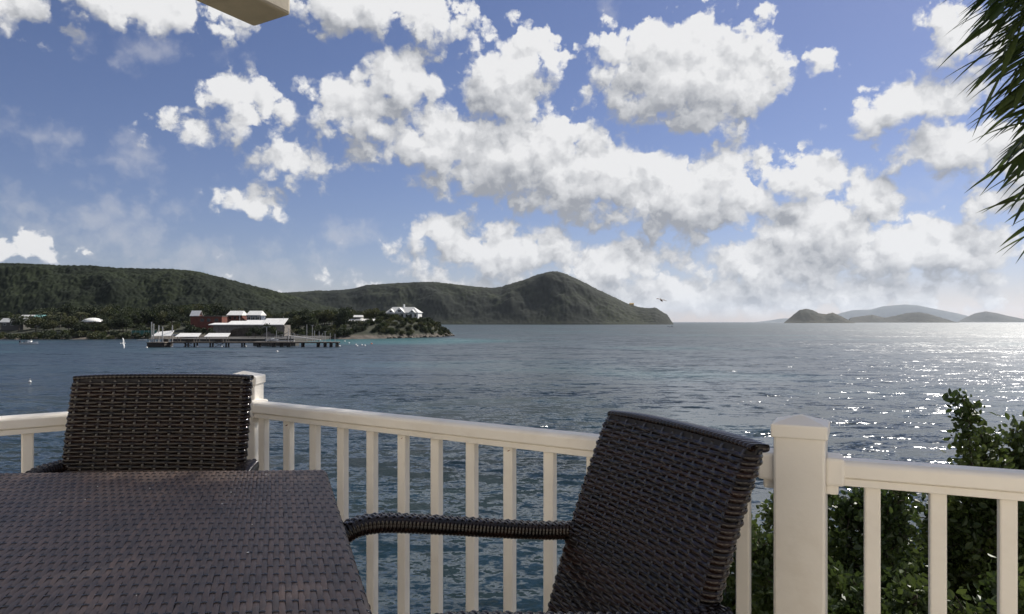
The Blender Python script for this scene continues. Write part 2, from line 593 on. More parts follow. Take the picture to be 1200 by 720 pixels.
def hill(name, label, profile, d_ridge, d_front, d_back, step, mat_name, crown=0, crown_h=0, rough=.12, seed=0, front_pow=.8, base_y=None):
    px = np.array([p[0] for p in profile], float); py = np.array([p[1] for p in profile], float)
    n = max(24, int((px[-1] - px[0]) / F * d_ridge / step))
    tx = np.linspace(px[0], px[-1], n)
    hz = EYE + (HORIZON - np.interp(tx, px, py)) / F * d_ridge
    rows_f = max(10, int((d_ridge - d_front) / (step * 1.2))); rows_b = max(8, int((d_back - d_ridge) / (step * 2.5)))
    tt = np.concatenate([np.linspace(0, 1, rows_f, endpoint=False), np.linspace(1, 2, rows_b)])
    T, H = np.meshgrid(tt, hz, indexing='ij')
    _, TX = np.meshgrid(tt, tx, indexing='ij')
    D = np.where(T <= 1, d_front + (d_ridge - d_front) * T, d_ridge + (d_back - d_ridge) * (T - 1))
    X, Y = (TX - 600) / F * D, D
    shape = np.where(T <= 1, np.sin(np.clip(T, 0, 1) * math.pi / 2) ** (1 / front_pow), np.cos(np.clip(T - 1, 0, 1) * math.pi / 2))
    ns = step * 22
    gul = fbm(X / ns, Y / ns, seed, 5) - .5
    Z = H * shape * (1 + gul * rough * 4 * (1 - np.abs(T - 1) ** .6) * 0) + gul * rough * H * 4 * np.sin(np.pi * np.clip(T / 2, 0, 1)) * (np.abs(T - 1) ** .8)
    if crown:
        Z = Z + crowns(X, Y, crown, seed) * crown_h * np.clip(Z / (crown_h * 1.2), 0, 1)
        Z = Z + (fbm(X / (crown * .3), Y / (crown * .3), seed + 5, 3) - .5) * crown_h * .95 * np.clip(Z / crown_h, 0, 1)
        Z = Z - crown_h * .6 * np.clip(Z / (crown_h * 3), 0, 1)
    Z[0, :] = -1.5; Z[-1, :] = -3
    Z = np.maximum(Z, -3)
    R, C = Z.shape
    idx = np.arange(R * C).reshape(R, C)
    faces = np.stack([idx[:-1, :-1], idx[:-1, 1:], idx[1:, 1:], idx[1:, :-1]], -1).reshape(-1, 4)
    o = np_mesh(np.stack([X, Y, Z], -1).reshape(-1, 3), faces, name, mat_name, smooth=True)
    return tag(o, label, None, kind='structure')


# far ranges first
hill('mountain_range', 'pale hazy mountain range furthest beyond the islands',
     [(955, 378), (985, 367), (1000, 363.5), (1020, 363), (1035, 359), (1060, 357), (1075, 358), (1095, 362), (1120, 367), (1145, 373), (1165, 378)],
     28000, 27000, 30000, 70, 'forest_mid', rough=.05, seed=3)
hill('mountain_range', 'faint low hazy ridge left of the rocky islands', [(880, 378.2), (900, 376), (915, 373.5), (930, 373), (960, 375), (1000, 378)],
     31000, 30500, 32000, 80, 'forest_mid', rough=.04, seed=5)
hill('island', 'hazy rounded island at the end of the island row',
     [(1120, 378.5), (1130, 373), (1142, 367.5), (1155, 365), (1168, 367), (1182, 370.5), (1200, 374), (1225, 369), (1270, 366), (1330, 378)],
     15000, 14400, 15800, 30, 'scrub_island', rough=.08, seed=8)
hill('island', 'long dark scrubby island with two low humps',
     [(990, 379), (997, 372.5), (1008, 371), (1022, 369), (1036, 372.5), (1050, 370), (1062, 367), (1076, 366), (1088, 368), (1105, 373), (1118, 377), (1128, 379)],
     9000, 8600, 9500, 16, 'scrub_island', rough=.10, seed=13, crown=22, crown_h=6)
hill('island', 'steep rocky island with a pointed hump',
     [(918, 379.4), (924, 374), (930, 369), (937, 363.5), (945, 362), (953, 364), (960, 367.5), (968, 368.5), (976, 366.5), (984, 370), (992, 374), (1003, 379.3)],
     5500, 5250, 5900, 10, 'scrub_island', rough=.16, seed=21, crown=16, crown_h=5)
hill('hill', 'long dark wooded ridge rising to a peak and sloping to a cliff at the open sea',
     [(150, 352), (260, 346), (320, 344), (350, 342), (385, 341), (410, 339), (430, 334.5), (455, 332.5), (480, 331.5), (505, 330.5), (530, 333), (555, 336), (575, 337.5), (588, 336), (600, 332), (618, 327), (632, 322.5), (645, 320), (652, 319.5), (664, 322), (680, 329), (700, 339.5),
      (718, 348), (735, 356), (748, 360), (760, 361.5), (768, 360.5), (775, 365), (782, 369), (787, 377), (789, 379.6)],
     2650, 2390, 3050, 4.2, 'forest_mid', crown=9, crown_h=3.6, rough=.20, seed=31, front_pow=.8)
hill('hill', 'nearest dark forested hill above the far shore',
     [(-560, 318), (-400, 306), (-250, 314), (-120, 306), (-40, 309), (20, 309), (60, 311), (100, 313), (150, 315), (200, 315.5), (232, 319), (262, 326),
      (300, 336), (335, 345), (370, 356), (420, 368), (470, 374), (500, 379)],
     950, 790, 1250, 1.5, 'forest_near', crown=4.2, crown_h=2.3, rough=.16, seed=51, front_pow=.9)

# ------------------------------------------------------------------ far shore
WL = [(-700, 398.5), (0, 398.3), (60, 398.2), (120, 398.2), (180, 397.5), (300, 397.0), (400, 398.0), (430, 397.6), (470, 396.5), (500, 395.5), (527, 394.2), (534, 394.0)]
ZM = [(-700, 9), (0, 7), (60, 9), (150, 9.5), (220, 11), (260, 11), (330, 8.5), (400, 7.5), (430, 9.5), (455, 11.5), (490, 10.5), (505, 8.5), (518, 5.0), (527, 2.2), (534, -1.0)]


def waterline(px):
    y = np.interp(px, [a for a, b in WL], [b for a, b in WL])
    return EYE * F / (y - HORIZON)


def land_z(px, s):
    zm = np.interp(px, [a for a, b in ZM], [b for a, b in ZM])
    rise = np.interp(px, [-700, 340, 380, 430, 480, 534], [100, 95, 55, 40, 26, 12])
    q = np.clip(s / rise, 0, 1)
    return -.6 + (zm + .6) * (1 - (1 - q) ** 2)


def build_land():
    n = 620
    tx = np.linspace(-700, 534, n)
    ss = np.concatenate([np.linspace(-3, 60, 44), np.linspace(66, 330, 26)])
    SS, TX = np.meshgrid(ss, tx, indexing='ij')
    D = waterline(TX) + SS
    X, Y = (TX - 600) / F * D, D
    Z = land_z(TX, SS)
    Z += (fbm(X / 9, Y / 9, 3) - .5) * np.interp(TX, [-700, 420, 470, 534], [1.0, 1.2, 3.4, 2.0]) * np.clip((SS + 1) / 6, 0, 1)
    Z[0, :] = -2
    # the back of the headland comes down to the water again
    back = np.clip((SS - np.interp(TX, [-700, 380, 440, 534], [900, 260, 90, 16])) / 40, 0, 1)
    Z = Z * (1 - back) - 2 * back
    R, C = Z.shape
    idx = np.arange(R * C).reshape(R, C)
    faces = np.stack([idx[:-1, :-1], idx[:-1, 1:], idx[1:, 1:], idx[1:, :-1]], -1).reshape(-1, 4)
    o = np_mesh(np.stack([X, Y, Z], -1).reshape(-1, 3), faces, 'shore', 'shore_soil')
    tag(o, 'low far shore with a rocky point', None, kind='structure')


build_land()


def ground_at(px, s):
    """point on the far shore: bearing px, metres inland s"""
    d = float(waterline(px)) + s
    return Vector(((px - 600) / F * d, d, float(land_z(px, s))))


# ------------------------------------------------------------------ foliage
def leaf_quads(centers, dirs, size, rng, fold=.25, aspect=1.7):
    """kite-shaped folded leaves: 4 verts, 2 triangles each"""
    n = len(centers)
    d = dirs / (np.linalg.norm(dirs, axis=1, keepdims=True) + 1e-9)
    r = rng.normal(size=(n, 3)); r[:, 2] *= .4
    s = np.cross(d, r); s /= (np.linalg.norm(s, axis=1, keepdims=True) + 1e-9)
    nr = np.cross(s, d)
    L = size * rng.uniform(.5, 1.4, (n, 1)); W = L / aspect * .5
    a = centers
    tip = centers + d * L
    f1, f2 = nr * W * fold, nr * W * fold * .8
    l1 = centers + d * L * .32 + s * W * .95 + f1; l2 = centers + d * L * .70 + s * W * .8 + f2
    r1 = centers + d * L * .32 - s * W * .95 + f1; r2 = centers + d * L * .70 - s * W * .8 + f2
    V = np.stack([a, l1, l2, tip, r2, r1], 1).reshape(-1, 3)
    i = np.arange(n)[:, None] * 6
    Fc = np.concatenate([i + np.array([[0, 1, 2, 3]]), i + np.array([[0, 3, 4, 5]])], 0)
    return V, Fc


def blob_points(rng, lobes, n):
    """points near the surface of a set of ellipsoid lobes (c, r) with outward directions"""
    w = np.array([r[0] * r[1] + r[2] * r[1] for c, r in lobes]); w = w / w.sum()
    k = rng.choice(len(lobes), n, p=w)
    c = np.array([l[0] for l in lobes])[k]; r = np.array([l[1] for l in lobes])[k]
    u = rng.normal(size=(n, 3)); u /= np.linalg.norm(u, axis=1, keepdims=True)
    rr = rng.uniform(.45, 1.08, (n, 1)) ** .6
    return c + u * r * rr, u


def far_tree_proto(name, h, spread, nleaf, leaf, matname, seed, trunk=True):
    rng = np.random.default_rng(seed)
    root = thing(name, 'tree', 'tree')
    nl = rng.integers(6, 10)
    lobes = []
    for i in range(nl):
        a = rng.uniform(0, 6.28); q = rng.uniform(.15, .62) * spread
        r = spread * rng.uniform(.28, .48)
        lobes.append(((math.cos(a) * q, math.sin(a) * q, h * rng.uniform(.42, .82)), (r, r, r * rng.uniform(.55, .8))))
    lobes.append(((0, 0, h * .74), (spread * .45, spread * .45, h * .24)))
    if not trunk:
        lobes = [((c[0], c[1], max(.1, c[2] - h * .25)), r) for c, r in lobes]
    pts, u = blob_points(rng, lobes, nleaf)
    pts[:, 2] = np.maximum(pts[:, 2], .1)
    dr = u + rng.normal(size=u.shape) * .8
    V, Fc = leaf_quads(pts, dr, leaf, rng, aspect=1.25)
    np_mesh(V, Fc, 'crown', matname, root, smooth=False)
    mb = MB()
    if trunk:
        mb.tube([(0, 0, -1), (.1, .05, h * .3), (.05, .1, h * .6)], [h * .035, h * .026, h * .015], 6)
        for k in range(4):
            c = lobes[k][0]
            mb.tube([(.05, .05, h * .3), (c[0] * .5, c[1] * .5, c[2] * .75), c], [h * .018, h * .012, h * .005], 5)
    else:
        for k in range(4):
            c = lobes[k][0]
            mb.tube([(0, 0, -.6), (c[0] * .6, c[1] * .6, c[2] * .6), c], [.08, .05, .02], 5)
    mb.build('trunk' if trunk else 'stem', 'bark', root)
    return root


def far_palm_proto(seed):
    rng = np.random.default_rng(seed)
    root = thing('palm_tree', 'palm', 'palm')
    MB().tube([(0, 0, -1), (.2, 0, 3), (.7, .1, 6), (.9, .1, 8)], [.22, .17, .14, .12], 6).build('trunk', 'bark', root)
    vs, fs = [], []
    for k in range(15):
        a = 2 * math.pi * k / 15 + rng.uniform(-.2, .2); e = rng.uniform(-.2, .9)
        dv = np.array([math.cos(a), math.sin(a)])
        for t in np.linspace(.12, 1, 12):
            r = t * 2.8 * math.cos(e * .6); z = 8 + math.sin(e) * 2.2 * t - 1.9 * t * t
            p = np.array([.9 + dv[0] * r, .1 + dv[1] * r, z])
            for sgn in (-1, 1):
                sd_ = np.array([-dv[1], dv[0], 0]) * sgn
                L = .9 * math.sin(math.pi * min(.95, t * .8 + .15))
                tip = p + sd_ * L * .7 + np.array([dv[0], dv[1], 0]) * L * .4 + np.array([0, 0, -L * .6])
                w = np.array([dv[0], dv[1], 0]) * .14
                o = len(vs)
                vs += [p - w, p + w, tip]
                fs.append((o, o + 1, o + 2))
    mb = MB(); mb.v = [tuple(v) for v in vs]; mb.f = fs
    mb.build('crown', 'foliage_olive', root)
    return root


protos = {
    'round': [far_tree_proto('shore_tree', 8.0, 4.2, 800, .62, 'foliage_far', 1), far_tree_proto('shore_tree', 9.5, 4.6, 950, .65, 'foliage_dark', 2),
              far_tree_proto('shore_tree', 6.5, 3.8, 700, .6, 'foliage_dark', 3), far_tree_proto('shore_tree', 8.0, 4.8, 850, .62, 'foliage_olive', 4)],
    'bush': [far_tree_proto('shore_shrub', 3.6, 2.6, 420, .5, 'foliage_far', 5, False), far_tree_proto('shore_shrub', 4.2, 3.0, 460, .5, 'foliage_dark', 6, False),
             far_tree_proto('shore_shrub', 3.0, 2.8, 420, .5, 'foliage_olive', 7, False)],
    'palm': [far_palm_proto(9)],
}
used_proto = set()


def plant(kind, i, pos, scale, rz, label, cat, group):
    pr = protos[kind][i % len(protos[kind])]
    o = copy_tree(pr) if pr.name in used_proto else pr
    used_proto.add(pr.name)
    o.location = pos; o.rotation_euler = (0, 0, rz); o.scale = (scale,) * 3
    return tag(o, label, cat, group)


LBL = ['rounded mid green tree', 'tall dark green dense tree', 'low dark green tree', 'olive green spreading tree']
rs = random.Random(5)
count = 0
# (px range, inland range, number, kind, scale range)
ZONES = ['at the water side of the grey shed', 'around the white dome', 'on the rise behind the white dome', 'between the white dome and the boathouse', 'behind the small white gabled house', 'between the boathouse stairs and the verandah house', 'behind the verandah house', 'beside the large white house', 'behind the white roofed pavilions', 'in front of the boathouse arch', 'just below the white dome']
for zi, (x0, x1, s0, s1, n, kind, c0, c1) in enumerate((
        (-60, 40, 30, 90, 16, 'round', .8, 1.1), (40, 150, 14, 50, 26, 'round', .8, 1.15), (40, 150, 60, 110, 18, 'round', 1.0, 1.3), (120, 236, 34, 100, 40, 'round', .9, 1.3),
        (205, 262, 78, 120, 14, 'round', 1.0, 1.3), (338, 412, 22, 70, 36, 'round', .85, 1.2), (395, 450, 44, 80, 18, 'round', .6, .9), (436, 452, 34, 50, 4, 'round', .6, .75),
        (255, 345, 92, 125, 16, 'round', .8, 1.1), (262, 330, 4, 10, 10, 'round', .42, .6), (92, 126, 14, 22, 7, 'round', .6, .75))):
    for k in range(n):
        px = x0 + (x1 - x0) * (k + rs.uniform(.1, .9)) / n
        s = rs.uniform(s0, s1)
        i = rs.randrange(4)
        plant(kind, i, ground_at(px, s) - Vector((0, 0, .3)), rs.uniform(c0, c1), rs.uniform(0, 6.28), LBL[i] + ' ' + ZONES[zi], 'tree', LBL[i] + 's ' + ZONES[zi])
        count += 1
BL = ['leafy mid green shrub', 'dense dark green shrub', 'olive green low shrub']
BZ = ['on the open slope between the dome and the orange house', 'on the slope beside the boathouse stairs', 'along the water below the white dome', 'behind the mesh fence', 'below the verandah house', 'low on the rocky point', 'around the large white house', 'at the bare tip of the rocky point']
for zi, (x0, x1, s0, s1, n, c0, c1) in enumerate(((128, 236, 24, 90, 60, .8, 1.4), (338, 402, 4, 30, 34, .8, 1.2), (-60, 175, 2, 14, 52, .75, 1.35), (150, 200, 12, 26, 10, .7, 1.0), (395, 470, 6, 26, 30, .7, 1.15), (445, 522, 2.5, 20, 60, .55, 1.0), (440, 505, 12, 34, 36, .6, .95), (500, 527, 1.5, 9, 16, .4, .75))):
    for k in range(n):
        px = x0 + (x1 - x0) * (k + rs.uniform(0, 1)) / n
        i = rs.randrange(3)
        plant('bush', i, ground_at(px, rs.uniform(s0, s1)) - Vector((0, 0, .2)), rs.uniform(c0, c1), rs.uniform(0, 6.28), BL[i] + ' ' + BZ[zi], 'shrub', BL[i] + 's ' + BZ[zi])
for px, s, c in ((62, 30, 1.0), (70, 36, 1.1), (84, 28, .95), (93, 34, 1.15), (101, 30, 1.15), (55, 40, 1.1)):
    plant('palm', 0, ground_at(px, s), c, rs.uniform(0, 6.28), 'small coconut palm rising over the trees near the white dome', 'palm', 'palms on the far shore')

# rocks under the point
for k in range(26):
    px = rs.uniform(455, 531)
    p = ground_at(px, rs.uniform(-1.5, 1.0)); p.z = rs.uniform(-.2, .3)
    bm = bmesh.new(); bmesh.ops.create_icosphere(bm, subdivisions=2, radius=1.0)
    for v in bm.verts:
        v.co *= 1 + rs.uniform(-.22, .22); v.co.z *= .65
    me = bpy.data.meshes.new('shore_rock'); bm.to_mesh(me); bm.free()
    o = finish(me, 'shore_rock', 'rock'); o.location = p
    o.scale = (rs.uniform(.7, 2.0),) * 3
    tag(o, 'brown boulder at the waterline under the far rocky point', 'rock', 'boulders under the rocky point')


# ------------------------------------------------------------------ far buildings
def gable_roof(mb, x0, x1, y0, y1, z, h, ov=.4, th=.18, along='x'):
    if along == 'x':
        ym = (y0 + y1) / 2
        prof = [(y0 - ov, z - ov * h / (ym - y0)), (ym, z + h), (y1 + ov, z - ov * h / (ym - y0))]
        vs = [(x, y, zz) for x in (x0 - ov, x1 + ov) for (y, zz) in prof] + [(x, y, zz - th) for x in (x0 - ov, x1 + ov) for (y, zz) in prof]
    else:
        xm = (x0 + x1) / 2
        prof = [(x0 - ov, z - ov * h / (xm - x0)), (xm, z + h), (x1 + ov, z - ov * h / (xm - x0))]
        vs = [(x, y, zz) for y in (y0 - ov, y1 + ov) for (x, zz) in prof] + [(x, y, zz - th) for y in (y0 - ov, y1 + ov) for (x, zz) in prof]
    fs = [(0, 1, 4, 3), (1, 2, 5, 4), (6, 9, 10, 7), (7, 10, 11, 8), (0, 3, 9, 6), (2, 8, 11, 5), (0, 6, 7, 1), (1, 7, 8, 2), (3, 4, 10, 9), (4, 5, 11, 10)]
    mb.add(vs, fs)
    return mb


def windows(parent, xs, y, z, w, h, glass='dark_glass', frame='white_paint'):
    for x in xs:
        f = MB().box((x, y - .04, z), (w, .1, h)).build('window', frame, parent)
        MB().box((x, y - .075, z), (w * .82, .1, h * .84)).build('pane', glass, f)


def pxw(px0, px1, d):
    return (px1 - px0) / F * d


# long boathouse with a white stepped roof and an arched basement
d = 345.0
c = P(289, 398, d)
W = pxw(245, 333, d)
hz = lambda y, dd: EYE - (y - HORIZON) / F * dd
g0 = 1.6
root = thing('boathouse', 'long grey boathouse with white stepped roof and arched opening behind the pier', 'building', (c.x, d, g0))
zt = hz(381.2, d) - g0
mb = MB()
# front wall with a wide arch cut out
ax0, ax1, at = pxw(289, 268, d), pxw(289, 309, d), zt - 1.2
pts = [(-W / 2 + 2.0, 0), (ax0, 0)] + [(ax0 + (ax1 - ax0) * (1 - math.cos(math.pi * i / 12)) / 2, max(0.02, at * math.sin(math.pi * i / 12) ** .6)) for i in range(1, 12)] + [(ax1, 0), (W / 2, 0), (W / 2, zt), (-W / 2 + 2.0, zt)]
n = len(pts)
mb.add([(x, 0, z) for x, z in pts] + [(x, .6, z) for x, z in pts], [tuple(range(n)), tuple(range(n, 2 * n))[::-1]] + [(i, (i + 1) % n, n + (i + 1) % n, n + i) for i in range(n)])
mb.box((W / 2 - .3, 5.2, zt / 2), (.6, 9.2, zt)); mb.box((-W / 2 + 2.3, 5.2, zt / 2), (.6, 9.2, zt)); mb.box((0, 9.9, zt / 2), (W - 4, .6, zt))
mb.build('wall', 'grey_stone', root)
for (a, b, y0) in ((245, 265, 378.6), (265, 284, 376.2), (284, 307, 375.2), (307, 333, 373.2)):
    x0, x1 = pxw(289, a, d), pxw(289, b, d)
    zz = hz(y0, d) - g0
    mb = MB(); ze = zt - .05
    dep = 6.5
    mb.add([(x0, -.9, ze), (x1, -.9, ze), (x1, dep, zz - .3), (x0, dep, zz - .3), (x0, -.9, ze + .35), (x1, -.9, ze + .35), (x1, dep, zz), (x0, dep, zz),],
           [(0, 1, 2, 3), (4, 7, 6, 5), (0, 4, 5, 1), (1, 5, 6, 2), (2, 6, 7, 3), (3, 7, 4, 0)])
    mb.build('roof_panel', 'white_metal', root)
st = MB()
x0 = W / 2 + .1
for i in range(9):
    st.box((x0 + .6 + i * .62, 1.2, zt * .95 - i * .68), (.66, 1.6, .16))
st.box((x0 + 3.0, .4, zt * .55), (.12, .12, 8.4), ry=math.atan2(6.2, -7.2) + math.pi / 2 + .17)
st.build('staircase', 'timber', root)
MB().tube([(W / 2 - 2, 5, zt + 1), (W / 2 - 2, 5, zt + 4.4)], .08, 6).build('mast', 'pole_grey', root)

# orange house
d = 372.0
c = P(244, 384, d); g0 = ground_at(244, 25).z - .5
root = thing('orange_house', 'low orange walled house with dark windows above the boathouse roof', 'building', (c.x, d, g0))
W = pxw(230, 262, d); zt = hz(371, d) - g0
MB().box((0, 3.5, zt / 2), (W, 7, zt)).build('wall', 'orange_wall', root)
MB().box((0, 3.5, zt + .12), (W + .6, 7.6, .25)).build('roof', 'grey_stone', root)
windows(root, (-W * .22, W * .02, W * .3), 0, zt - 2.0, 1.9, 1.7, frame='dark_grey_wall')

# small white gable
d = 392.0
c = P(228, 370, d); g0 = ground_at(228, 40).z
root = thing('small_house', 'small house with a steep white gable beside the orange house', 'building', (c.x, d, g0))
zt = hz(369.5, d) - g0; W = pxw(224, 233.5, d)
MB().box((0, 2.5, zt / 2), (W, 5, zt)).build('wall', 'orange_wall', root)
gable_roof(MB(), -W / 2, W / 2, 0, 5, zt, 2.6).build('roof', 'white_metal', root)

# two white roofed pavilions
for (a, b, wall, lab) in ((265.5, 284, 'orange_wall', 'orange pavilion with a bright white metal roof up the slope'), (288.5, 306, 'blue_wall', 'dark blue verandah house with a bright white metal roof')):
    d = 392.0
    m_ = (a + b) / 2
    c = P(m_, 375, d); g0 = 5.0
    root = thing('pavilion', lab, 'building', (c.x, d, g0))
    W = pxw(a, b, d); z1 = hz(369.4, d) - g0; z2 = hz(364.3, d) - g0
    MB().box((0, 4, z1 / 2), (W * .94, 7, z1)).build('wall', wall, root)
    mb = MB(); xi = W * .06
    mb.add([(-W / 2, -.6, z1), (W / 2, -.6, z1), (W / 2 - xi, 4, z2), (-W / 2 + xi, 4, z2), (W / 2, 8.6, z1), (-W / 2, 8.6, z1), (-W / 2, -.6, z1 - .25), (W / 2, -.6, z1 - .25), (W / 2, 8.6, z1 - .25), (-W / 2, 8.6, z1 - .25)],
           [(0, 1, 2, 3), (2, 4, 5, 3), (1, 4, 2), (0, 3, 5), (6, 7, 1, 0), (7, 8, 4, 1), (8, 9, 5, 4), (9, 6, 0, 5), (6, 9, 8, 7)])
    mb.build('roof', 'white_metal', root)
    windows(root, (-W * .3, 0, W * .3), .5, z1 - 1.6, 1.6, 1.8, frame='dark_grey_wall' if wall == 'orange_wall' else 'white_paint')
    if wall == 'blue_wall':
        MB().box((W * .15, -.3, z1 - 1.2), (W * 1.25, 2.2, .2)).build('verandah_roof', 'grey_roof', root)
        for x in np.linspace(-W * .45, W * .72, 5):
            MB().box((x, -1.2, z1 / 2 - .6), (.16, .16, z1 - 1.2)).build('verandah_post', 'white_paint', root)
    else:
        MB().tube([(W / 2 - 1.2, -.7, 0), (W / 2 - 1.2, -.7, z1)], .12, 6).build('downpipe', 'white_paint', root)

# white dome
d = 382.0
c = P(109, 378, d); g0 = ground_at(109, 26).z
root = thing('dome_house', 'round building under a shallow white dome among the shore trees', 'building', (c.x, d, g0))
zt = hz(377.8, d) - g0
R_ = pxw(97.5, 121, d) / 2
mb = MB()
mb.tube([(0, 0, 0), (0, 0, zt)], R_ * .92, 20)
mb.build('wall', 'orange_wall', root)
mb = MB()
prof = [(R_ * math.cos(a), zt + 2.4 * math.sin(a)) for a in np.linspace(0, math.pi / 2 - .02, 8)]
vs = [(r * math.cos(t), r * math.sin(t), z) for r, z in prof for t in np.linspace(0, 2 * math.pi, 24, endpoint=False)]
fs = [(i * 24 + k, i * 24 + (k + 1) % 24, (i + 1) * 24 + (k + 1) % 24, (i + 1) * 24 + k) for i in range(7) for k in range(24)] + [tuple(range(24)), tuple(range(7 * 24, 8 * 24))]
mb.add(vs, fs); mb.build('dome', 'white_metal', root, smooth=True)

# teal roofed house and grey sheds, far left
d = 400.0
c = P(36, 376, d); g0 = ground_at(36, 40).z
root = thing('teal_roof_house', 'long low house with pale and teal roof half hidden by trees', 'building', (c.x, d, g0))
W = pxw(23, 49, d); z1 = hz(371.6, d) - g0
MB().box((0, 3, z1 / 2), (W * .95, 6, z1)).build('wall', 'white_paint', root)
gable_roof(MB(), -W / 2, W * .05, 0, 6, z1, 1.2).build('roof', 'grey_roof', root)
gable_roof(MB(), W * .05 + .85, W / 2, 0, 6, z1, 1.2).build('roof', 'teal_roof', root)
windows(root, (-W * .3, 0, W * .3), 0, z1 - 1.5, 1.4, 1.4)
d = 388.0
c = P(14, 377, d); g0 = ground_at(14, 30).z
root = thing('shed', 'grey shed with a slanting tin roof at the edge of the far shore trees', 'building', (c.x, d, g0))
W = pxw(0, 28, d); z1 = hz(377.2, d) - g0
MB().box((0, 3, z1 / 2), (W * .95, 6, z1)).build('wall', 'dark_grey_wall', root)
gable_roof(MB(), -W / 2, W / 2, 0, 6, z1, 2.0).build('roof', 'grey_roof', root)
windows(root, (-W * .3, 0, W * .3), 0, z1 - 1.5, 1.4, 1.2)

# low verandah house on the point
d = 396.0
c = P(419, 382, d); g0 = hz(383.0, d)
root = thing('verandah_house', 'low house with thin white roofs, cupola and white verandah columns', 'building', (c.x, d, g0))
W = pxw(400, 438.5, d); z1 = hz(376.2, d) - g0
MB().box((0, 5, z1 / 2 - 1), (W * .9, 6, z1 + 2)).build('wall', 'dark_grey_wall', root)
MB().box((0, 2.5, -1.0), (W, 8, 2.0)).build('foundation', 'grey_stone', root)
for a, b, yy in ((400, 416, 375.2), (424, 438.5, 375.6)):
    x0, x1 = pxw(419, a, d), pxw(419, b, d)
    gable_roof(MB(), x0, x1, -1, 7.5, z1, 1.1, th=.3, along='x').build('roof', 'white_metal', root)
x0, x1 = pxw(419, 416, d) + .5, pxw(419, 424, d) - .5
gable_roof(MB(), x0, x1, 0, 8, z1 + .5, 1.2, along='x').build('roof', 'grey_roof', root)
cup = MB().box((-.4, 4, z1 + 1.9), (3.4, 3, .8)).build('cupola', 'dark_grey_wall', root)
gable_roof(MB(), -2.6, 1.9, 2.2, 5.8, z1 + 2.4, .9).build('cupola_roof', 'white_metal', cup)
for x in np.linspace(-W * .46, W * .46, 9):
    MB().box((x, -.8, z1 / 2), (.32, .32, z1)).build('column', 'white_paint', root)
windows(root, np.linspace(-W * .36, W * .36, 5), 2, z1 - 1.4, 1.6, 1.7)

# large white house on the point
d = 416.0
c = P(471, 376, d); g0 = hz(376.8, d)
root = thing('white_house', 'large white house with grey white gabled roof on the wooded point', 'building', (c.x, d, g0), rz=rad(-8))
W = pxw(452, 490, d); z1 = hz(366.6, d) - g0; z2 = hz(359.8, d) - g0
MB().box((0, 5, z1 / 2 - 1.5), (W, 9, z1 + 3)).build('wall', 'white_paint', root)
mb = MB()
hx = W / 2 + .5
mb.add([(-hx, -.8, z1), (hx, -.8, z1), (hx - 4.2, 5, z2), (-hx + 3.0, 5, z2), (hx, 10.8, z1), (-hx, 10.8, z1)], [(0, 1, 2, 3), (2, 4, 5, 3), (1, 4, 2), (0, 3, 5), (0, 5, 4, 1)])
mb.build('roof', 'grey_roof', root)
for gx, gw, gh in ((-6.6, 4.6, 2.2), (-1.2, 6.4, 3.0), (6.6, 4.0, 1.8)):
    dr = MB()
    dr.add([(gx - gw / 2, -1.1, z1 - .1), (gx + gw / 2, -1.1, z1 - .1), (gx, -1.1, z1 + gh - .3), (gx, 4.6, z1 + gh - .3), (gx - gw / 2, 3, z1 - .1), (gx + gw / 2, 3, z1 - .1)],
           [(0, 1, 2), (0, 2, 3, 4), (1, 5, 3, 2)])
    drm = dr.build('gable', 'white_paint', root)
    gable_roof(MB(), gx - gw / 2, gx + gw / 2, -1.1, 4.2, z1, gh, ov=.35, along='y').build('gable_roof', 'white_metal', drm)
    MB().box((gx, -1.13, z1 + gh * .32), (gw * .3, .1, gh * .35)).build('gable_window', 'dark_glass', drm)
windows(root, np.linspace(-W * .42, W * .42, 7), .5, z1 - 1.7, 1.5, 1.9)
ver = MB().box((-W * .28, -1.6, z1 - .6), (W * .5, 3.4, .22)).build('verandah_roof', 'white_metal', root)
for x in np.linspace(-W * .5, -W * .05, 4):
    MB().box((x, -3.0, z1 / 2 - .4), (.25, .25, z1 - .8)).build('verandah_post', 'white_paint', root)
MB().box((-.2, 5, z2 + .7), (.9, .9, 1.9)).build('chimney', 'white_paint', root)

# green mesh fence
p0, p1 = ground_at(154, 8), ground_at(184, 6)
root = thing('mesh_fence', 'dark green mesh fence at the waterside behind the pier platform', 'fence', p0)
dv = p1 - p0
for k in range(7):
    q = dv * (k / 6)
    MB().tube([(q.x, q.y, -.5), (q.x, q.y, 3.6)], .07, 6).build('post', 'pole_grey', root)
    if k < 6:
        q2 = dv * ((k + .5) / 6)
        MB().box((q2.x, q2.y, 1.9), (dv.length / 6 - .2, .06, 3.0), rz=math.atan2(dv.y, dv.x)).build('mesh_panel', 'green_mesh', root)

# ------------------------------------------------------------------ pier
PD = 250.0
def pier_pt(px, z, dd=PD):
    return Vector(((px - 600) / F * dd, dd, z))
root = thing('pier', 'long timber pier on dark piles in front of the boathouse', 'pier', pier_pt(200, 0))
bx = pier_pt(200, 0).x
px2x = lambda px: (px - 600) / F * PD - bx
xL, xR = px2x(198), px2x(397.5)
nb = 60
for i in range(nb):
    w = (xR - xL) / nb
    MB().box((xL + w * (i + .5), 0, 1.72 + rs.uniform(-.015, .015)), (w * .93, 3.0, .14)).build('plank', 'timber', root)
for yy in (-1.45, 1.45):
    MB().box(((xL + xR) / 2, yy * .93, 1.5), (xR - xL, .2, .28)).build('beam', 'dark_timber', root)
for px in (219, 229.5, 248, 266.5, 285, 303.5, 321, 330, 338, 355, 373, 381, 388, 395):
    for yy in (-1.1, 1.1):
        MB().tube([(px2x(px), yy, -2), (px2x(px), yy, 1.5)], .33, 8).build('pile', 'dark_timber', root)
